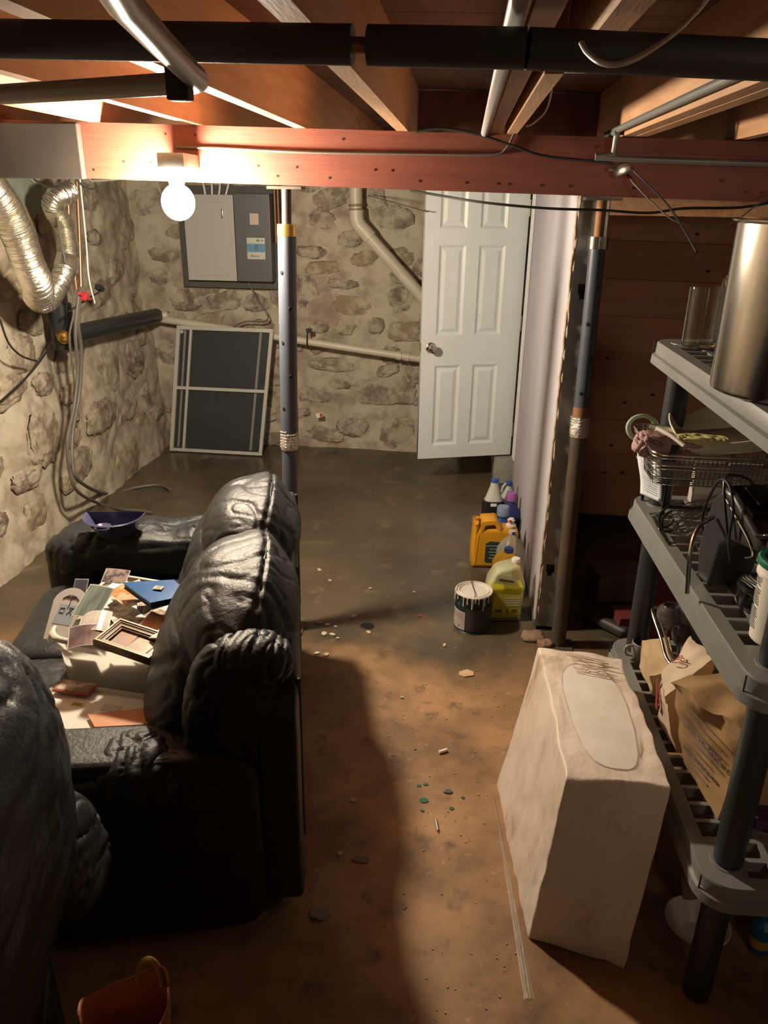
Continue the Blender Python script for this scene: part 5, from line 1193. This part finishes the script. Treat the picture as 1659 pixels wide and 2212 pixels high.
# coffee machine
cm = thing('coffee_machine', 'black capsule coffee machine with curved body and chrome lever on the middle shelf', 'coffee machine', (.672, 1.60, ZM), (0, 0, math.radians(14)))
cm.scale = (.84, .84, .84); WM[cm] = WM[cm] @ Matrix.Scale(.84, 4)
body_m = mat('machine_black', (.030, .032, .033), .32, c2=(.04, .042, .043), scale=5); gl = mat('machine_gloss', (.012, .012, .013), .12)
YZ = Matrix(((0, 0, 1), (1, 0, 0), (0, 1, 0)))          # local x,y of an outline -> local y,z
side = [(.16, 0), (.10, 0), (.085, .06), (.075, .13), (.04, .165), (-.03, .175), (-.075, .185), (-.085, .205), (-.06, .225), (.0, .255), (.06, .285), (.105, .290), (.145, .25), (.168, .18), (.178, .09)]
mb = MB(); mb.plate([side], .125, TM((0, 0, 0), YZ), bevel=.012); part('body', mb, body_m, cm, local=True, ang=50)
mb = MB(); mb.hull([V((x, y, z)) for x in (-.055, .055) for y, z in ((.102, .293), (-.02, .252), (-.02, .262), (.09, .300))]); part('top_lid', mb, gl, cm, local=True, smooth=False)
mb = MB(); mb.box((0, .035, .291), (.06, .075, .004), RX(16.5), bevel=.001); part('slot', mb, flat((.003, .003, .003), .4), cm, local=True, smooth=False)
mb = MB(); mb.lathe([(0, .0), (.046, 0), (.050, .012), (.044, .02), (.03, .024), (.0, .024)], (0, -.075, .198), 28, RX(75)); part('brew_head', mb, chrome, cm, local=True, label='round chrome brew head')
mb = MB(); mb.tube([V((-.052, -.02, .20)), V((-.050, -.09, .235)), V((0, -.115, .245)), V((.050, -.09, .235)), V((.052, -.02, .20))], .008, 10, 6); part('lever', mb, gl, cm, local=True)
mb = MB(); mb.tube([V((-.064, .10, .27)), V((-.068, .03, .24)), V((-.066, -.04, .20)), V((-.064, -.06, .17)), V((-.06, -.03, .15))], .003, 8, 6); part('chrome_trim', mb, chrome, cm, local=True)
mb = MB(); mb.lathe([(0, 0), (.052, 0), (.060, .02), (.062, .055), (.065, .060), (.062, .070), (.056, .073), (.0, .071)], (.01, -.03, 0), 40); dt = part('drip_tray', mb, gl, cm, local=True)
mb = MB()
for k in range(9): mb.box((-.038+k*.012, -.03, .0745), (.003, .10*math.sqrt(max(.05, 1-((k-4)/4.8)**2)), .003))
part('drip_grid', mb, chrome, dt, local=True, kind='stuff')
mb = MB(); mb.tube([V((-.02, .17, .05)), V((-.05, .20, .16)), V((-.065, .14, .29)), V((-.072, .08, .31)), V((-.078, .03, .26)), V((-.080, .02, .18)), V((-.076, .0, .12)), V((-.078, .04, .20)), V((-.074, .09, .29)), V((-.05, .12, .318)), V((.02, .13, .30)), V((.06, .14, .25))], .0038, 8, 6)
part('power_cord', mb, blk_cable, cm, local=True)
mb = MB(); mb.tube([V((-.15, .05, .01)), V((-.15, .07, .13)), V((-.12, .10, .18)), V((-.07, .12, .20))], .006, 8, 6); part('side_bar', mb, chrome, cm, local=True)
# white tub with green lid, red can on it
tc = V((.672, 1.440, ZM))
tb = thing('white_tub', 'white plastic tub with green lid on the middle shelf behind the near shelf leg', 'tub', tc, (0, 0, math.radians(-100)))
tr, th_ = .058, .178
mb = MB(); mb.lathe([(0, 0), (tr-.012, 0), (tr-.008, .004), (tr-.003, th_*.80), (tr+.003, th_*.82), (tr+.003, th_*.85), (tr-.001, th_*.87), (tr-.001, th_*.92), (tr+.003, th_*.93), (tr+.003, th_*.97), (0, th_*.97)], seg=48); part('tub_body', mb, whitepl, tb, local=True)
mb = MB(); mb.lathe([(tr+.004, th_*.94), (tr+.006, th_*.97), (tr+.006, th_), (tr+.002, th_+.004), (tr-.006, th_+.003), (tr-.008, th_), (0, th_)], seg=48); part('lid', mb, mat('green_lid', (.01, .16, .09), .35), tb, local=True, label='green snap lid')
mb = MB()
for k in range(24):
    z = .03+k*.0052
    if k in (9, 17): continue
    arc(mb, tr-.0045+z*.025, -100, -72-(k % 5)*1.0, z, z+.003, 6)
for k in range(20):
    z = .05+k*.004
    if k % 9 > 5: continue
    arc(mb, tr-.0045+z*.025, -132, -116-(k % 4)*2, z, z+.0022, 4)
part('fine_print', mb, flat((.28, .28, .29), .6), tb, local=True, smooth=False, kind='stuff')
rc = thing('red_can', 'bright red coffee can with white print stacked on the green-lidded tub', 'can', tc+V((.012, .005, th_+.004)), (0, 0, math.radians(-100)))
mb = MB(); mb.lathe([(0, 0), (.044, 0), (.046, .003), (.046, .125), (.048, .128), (.048, .14), (.044, .142), (0, .142)], seg=40); part('can_body', mb, mat('red_plastic', (.62, .035, .025), .35), rc, local=True)
mb = MB()
for z, a0, a1 in ((.018, -126, -100), (.036, -130, -105), (.05, -128, -96)): arc(mb, .0466, a0, a1, z, z+.004, 5)
arc(mb, .0466, -122, -90, .075, .085, 6); arc(mb, .0466, -118, -88, .095, .11, 6)
part('white_print', mb, flat((.70, .62, .58), .5), rc, local=True, smooth=False, kind='stuff')
# ---- bottom shelf
def crumple(verts_box, amp, sc, seed, name, m, label, cat, cuts=16, base=None):
    b = bmesh.new(); vs = {}
    for k, p in verts_box.items(): vs[k] = V(p)
    bmesh.ops.create_cube(b, size=1); bmesh.ops.subdivide_edges(b, edges=b.edges[:], cuts=cuts, use_grid_fill=True)
    for v in b.verts:
        x, y, z = v.co+V((.5, .5, .5)); p = V()
        for k, c in vs.items(): p += c*((x if k[0] else 1-x)*(y if k[1] else 1-y)*(z if k[2] else 1-z))
        s0 = V((seed, seed*2, seed*3))
        d = V((noise.noise(p*sc+s0), noise.noise(p*sc+s0*2), noise.noise(p*sc-s0)))
        cr = 1-abs(noise.noise(p*sc*1.7-s0))*2
        v.co = p+d*amp*(.35+.65*z)+V((cr, cr, cr*.5))*amp*.3*z
    mb = MB(); mb._merge(b)
    if base is not None:
        for v in mb.bm.verts: v.co.z = max(v.co.z, base)
    return solo(name, mb, m, label, cat, ang=32)
KB = {(0, 0, 0): (.655, 1.47, ZBt), (0, 1, 0): (.625, 1.66, ZBt), (1, 0, 0): (.84, 1.47, ZBt), (1, 1, 0): (.84, 1.66, ZBt),
      (0, 0, 1): (.66, 1.46, .675), (0, 1, 1): (.545, 1.62, .685), (1, 0, 1): (.84, 1.47, .70), (1, 1, 1): (.80, 1.70, .72)}
kb = crumple(KB, .014, 16, 4, 'kraft_bag', kraft, 'crumpled brown paper bag printed in blue-grey standing on the bottom shelf', 'bag', base=ZBt)
# print on the bag's left front face
def bagface(u, v): # u along 0..1 from far-left to near, v up
    a = V(KB[(0, 1, 0)])*(1-v)+V(KB[(0, 1, 1)])*v; b = V(KB[(0, 0, 0)])*(1-v)+V(KB[(0, 0, 1)])*v
    return a*(1-u)+b*u
un = (bagface(1, .5)-bagface(0, .5)).normalized(); vn_ = (bagface(.5, 1)-bagface(.5, 0)).normalized(); nn_ = un.cross(vn_).normalized(); vn_ = nn_.cross(un)
Rb = Matrix((un, vn_, nn_)).transposed()
mb = MB()
mb.text('Oat Clothe', .030, TM(bagface(.55, .62)+nn_*.012, Rb @ RZ(-4)), .0004); part('blue_lettering', mb, flat((.20, .17, .22), .7), kb, smooth=False); mb = MB()
mb.text('MADE IN USA', .018, TM(bagface(.5, .36)+nn_*.012, Rb @ RZ(-4)), .0004)
part('blue_lettering', mb, flat((.20, .17, .22), .7), kb, smooth=False)
mb = MB()
for k in range(9):
    mb.box(bagface(.5-(k % 3)*.05, .85-k*.08)+nn_*.0115, (.10-(k % 2)*.03, .003, .0008), Rb @ RZ(-4))
part('small_print', mb, flat((.22, .18, .19), .7), kb, smooth=False, kind='stuff')
RBx = {(0, 0, 0): (.615, 1.70, ZBt), (0, 1, 0): (.60, 1.84, ZBt), (1, 0, 0): (.68, 1.70, ZBt), (1, 1, 0): (.68, 1.84, ZBt),
       (0, 0, 1): (.555, 1.685, .60), (0, 1, 1): (.575, 1.80, .59), (1, 0, 1): (.70, 1.80, .645), (1, 1, 1): (.68, 1.93, .63)}
rb = crumple(RBx, .010, 20, 8, 'snack_box', mat('cream_card', (.62, .50, .38), .6, c2=(.55, .43, .32), scale=9), 'crushed cream carton with red lettering behind the brown paper bag', 'carton', base=ZBt)
def rface(u, v):
    a = V(RBx[(0, 1, 0)])*(1-v)+V(RBx[(0, 1, 1)])*v; b = V(RBx[(0, 0, 0)])*(1-v)+V(RBx[(0, 0, 1)])*v; return a*(1-u)+b*u
un = (rface(1, .5)-rface(0, .5)).normalized(); vn_ = (rface(.5, 1)-rface(.5, 0)).normalized(); nn_ = un.cross(vn_).normalized(); vn_ = nn_.cross(un); Rb = Matrix((un, vn_, nn_)).transposed()
tp = (V(RBx[(0, 0, 1)])+V(RBx[(1, 1, 1)]))/2; tn = (V(RBx[(1, 0, 1)])-V(RBx[(0, 0, 1)])).normalized(); tq = (V(RBx[(0, 1, 1)])-V(RBx[(0, 0, 1)])); tz = tn.cross(tq).normalized(); tq = tz.cross(tn)
Rtp = Matrix((tn, tq, tz)).transposed()
mb = MB(); mb.text('MICE', .028, TM(rface(.5, .86)+nn_*.011, Rb @ RZ(-3)), .0004); mb.text('TE', .026, TM(rface(.42, .62)+nn_*.011, Rb), .0004)
mb.text('UP', .034, TM(tp+tz*.012+tn*.01, Rtp @ RZ(8)), .0004)
part('red_lettering', mb, flat((.36, .06, .04), .6), rb, smooth=False)
mb = MB(); mb.hull([rface(0, .3)+nn_*.010, rface(.16, .3)+nn_*.010, rface(.10, .95)+nn_*.011, rface(0, .95)+nn_*.011, rface(0, .3)+nn_*.009, rface(.16, .3)+nn_*.009]); part('red_band', mb, flat((.42, .06, .05), .5), rb, smooth=False)
# beige pouch and mug
PB = {(0, 0, 0): (.61, 1.95, ZBt), (0, 1, 0): (.60, 2.10, ZBt), (1, 0, 0): (.68, 1.95, ZBt), (1, 1, 0): (.68, 2.10, ZBt),
      (0, 0, 1): (.585, 1.93, .50), (0, 1, 1): (.595, 2.09, .52), (1, 0, 1): (.66, 1.93, .52), (1, 1, 1): (.67, 2.09, .53)}
crumple(PB, .009, 18, 12, 'beige_pouch', mat('beige_pouch_mat', (.50, .36, .20), .6, c2=(.62, .48, .30), scale=12), 'beige padded pouch at the far end of the bottom shelf', 'pouch', base=ZBt)
mg = thing('grey_mug', 'grey mug lying by the left rim at the far end of the bottom shelf', 'mug', (.615, 2.155, ZBt))
mb = MB(); mb.lathe([(0, 0), (.026, 0), (.030, .006), (.031, .055), (.0285, .057), (.027, .008), (0, .006)], seg=28); part('cup', mb, mat('grey_glaze', (.22, .20, .20), .3), mg, local=True)
mb = MB(); mb.tube([V((-.030, -.008, .048)), V((-.048, -.012, .045)), V((-.052, -.012, .028)), V((-.044, -.010, .014)), V((-.030, -.008, .012))], .0045, 8, 5); part('handle', mb, mat('grey_glaze2', (.30, .28, .27), .3), mg, local=True)
# chrome handle frame
mb = MB(); pts = [P(1436, 1308, z=.60)+V((.02, 0, 0)), P(1414, 1312, z=.60), P(1410, 1325, z=.595), P(1428, 1380, z=.56), P(1438, 1418, z=.54), P(1455, 1440, z=.535), P(1500, 1470, z=.56)]
mb.tube(pts, .0052, 10, 5); mb.tube([p+V((.016, .004, -.002)) for p in pts[1:]], .004, 8, 5); solo('chrome_frame', mb, chrome, 'bent chrome tube frame sticking up from the bottom shelf', 'frame')
# smoky glass globes
for px, py, rr_, zz, lab in ((1446, 1330, .038, .60, 'upper smoky glass globe beside the chrome frame'), (1472, 1372, .03, .53, 'lower smoky glass globe half hidden behind the upper globe')):
    c = P(px, py, z=zz); t = thing('glass_goblet', lab, 'glass', (c.x, c.y, zz-.09)); 
    mb = MB(); R0 = rr_; mb.lathe([(0, ZBt-zz+.002), (R0*.8, ZBt-zz+.002), (R0*.8, ZBt-zz+.005), (.005, ZBt-zz+.01), (.004, -R0*1.25), (R0*.5, -R0), (R0*.93, -R0*.4), (R0, .1*R0), (R0*.93, R0*.55), (R0*.6, R0*.95), (R0*.57, R0*.93), (R0*.9, R0*.5), (R0*.96, .1*R0), (R0*.88, -R0*.4), (0, -R0*.95)], c, 32)
    part('goblet_glass', mb, smoke, t)
c = P(1500, 1345, z=.56); mb = MB(); mb.box(c+V((.03, .02, -.03)), (.09, .14, .11), RZ(18) @ RY(-8), bevel=.003); solo('blue_grey_box', mb, mat('blue_grey_card', (.16, .17, .27), .5), 'slanted blue-grey box on the bottom shelf under the coffee machine', 'box', smooth=False)
c = P(1548, 1428, z=.60); mb = MB(); mb.hull([c+V(p) for p in ((-.03, 0, -.02), (.03, -.02, -.03), (0, .01, .03), (.04, .02, 0), (-.02, .03, -.03))]); solo('white_napkin', mb, flat((.72, .70, .66), .7), 'white crumpled napkin peeking out behind the brown paper bag', 'napkin', smooth=False)
KB2 = {(0, 0, 0): (.76, 1.68, ZBt), (0, 1, 0): (.76, 1.80, ZBt), (1, 0, 0): (.86, 1.68, ZBt), (1, 1, 0): (.86, 1.80, ZBt), (0, 0, 1): (.70, 1.72, .66), (0, 1, 1): (.70, 1.82, .67), (1, 0, 1): (.86, 1.68, .70), (1, 1, 1): (.86, 1.80, .70)}
crumple(KB2, .014, 18, 15, 'small_kraft_bag', kraft, 'second brown bag crumpled behind the printed one on the bottom shelf', 'bag', base=ZBt)
for k, (px, py) in enumerate(((1650, 1738), (1656, 1762), (1652, 1782))):
    c = P(px, py, z=.45+.0*k)+V((.03, 0, 0)); mb = MB(); mb.lathe([(0, -.05), (.018, -.05), (.022, -.045), (.022, .02), (.012, .04), (.010, .06), (0, .06)], c, 20, RY(90) @ RX(10*k)); solo('purple_bottle', mb, mat('purple_foil_%d' % k, (.10, .04, .13), .15, .5), ['uppermost glossy purple bottle at the right edge of the bottom shelf', 'middle glossy purple bottle at the right edge of the bottom shelf', 'lowest glossy purple bottle at the right edge of the bottom shelf'][k], 'bottle')
# things beyond and below the shelf
op = thing('orange_panel', 'dark red panel with bright orange edge standing behind the far end of the shelf', 'panel', (.80, 2.40, 0))
a, b = P(1441, 1130, y=2.42), P(1385, 1362, y=2.36)
d = (b-a); lo_ = a+d*(a.z/(-d.z)) if d.z < 0 else b
lo_.z = .002; tp_ = a-d*.05
mb = MB(); mb.hull([p+V((x, y, 0)) for p in (lo_, tp_) for x in (.004, .26) for y in (0, .016)]); part('panel', mb, mat('dark_red_board', (.12, .022, .012), .55), op, smooth=False)
mb = MB(); mb.tube([lo_, tp_], .006, 8); part('orange_edge', mb, mat('orange_edging', (.70, .17, .03), .45), op)
JB = {(0, 0, 0): (.66, 1.56, 0), (0, 1, 0): (.60, 1.98, 0), (1, 0, 0): (.86, 1.56, 0), (1, 1, 0): (.86, 1.98, 0), (0, 0, 1): (.64, 1.60, .15), (0, 1, 1): (.62, 1.93, .20), (1, 0, 1): (.84, 1.58, .16), (1, 1, 1): (.84, 1.92, .2)}
crumple(JB, .015, 10, 25, 'cloth_bundle', mat('brown_cloth', (.26, .16, .10), .8, c2=(.2, .12, .08), scale=8), 'brown cloth bundle on the floor under the bottom shelf', 'cloth', base=.001)
bo = P(1555, 1995, z=.05)
mb = MB(); mb.lathe([(0, 0), (.03, 0), (.034, .004), (.075, .045), (.08, .05), (.077, .052), (.03, .010), (0, .008)], (bo.x-.055, bo.y+.0, .002), 40); solo('white_bowl', mb, whitepl, 'white bowl on the floor behind the near foot of the shelf', 'bowl')
c = P(1640, 1985, z=.10); mb = MB(); mb.lathe([(0, 0), (.024, 0), (.026, .006), (.026, .085), (.012, .10), (.012, .106), (0, .106)], (c.x+.015, c.y, .001), 24); t = solo('blue_bottle', mb, flat((.01, .16, .36), .35), 'small bottle with blue top standing on the floor at the right edge', 'bottle')
mb = MB(); mb.lathe([(.0265, .02), (.0268, .05)], (c.x+.015, c.y, .001), 24); part('yellow_label', mb, flat((.50, .38, .05), .5), t)
# clutter in the dark corner
def dbox(c, d, rz, name, m, lab, cat='box', rx=0): 
    mb = MB(); mb.box(c, d, RZ(rz) @ RX(rx), bevel=.003); return solo(name, mb, m, lab, cat, smooth=False)
cb = mat('dark_cardboard', (.24, .17, .11), .8, c2=(.2, .14, .09), scale=6); cb2 = mat('dirty_carton', (.30, .25, .2), .8)
dbox((.80, 3.38, .07), (.24, .16, .135), 12, 'cardboard_box', cb, 'low cardboard box in the dark corner beyond the right post')
dbox((1.02, 3.28, .10), (.20, .18, .20), -20, 'cardboard_box', cb2, 'pale cardboard box in the dark corner beside the far shelf leg')
dbox((.86, 3.05, .05), (.26, .12, .09), 8, 'toolbox', mat('red_toolbox', (.14, .03, .03), .5), 'dark red toolbox on the floor in the dark corner', 'toolbox')
dbox((.98, 2.78, .03), (.24, .16, .055), -6, 'flat_carton', cb, 'flat carton on the floor beyond the shelf', 'carton')
mb = MB(); mb.tube([V((.62, 3.12, .03)), V((.72, 3.02, .03)), V((.80, 2.93, .032))], .028, 14); solo('dark_roll', mb, flat((.04, .03, .03), .5), 'dark rolled sheet on the floor behind the right post', 'roll')
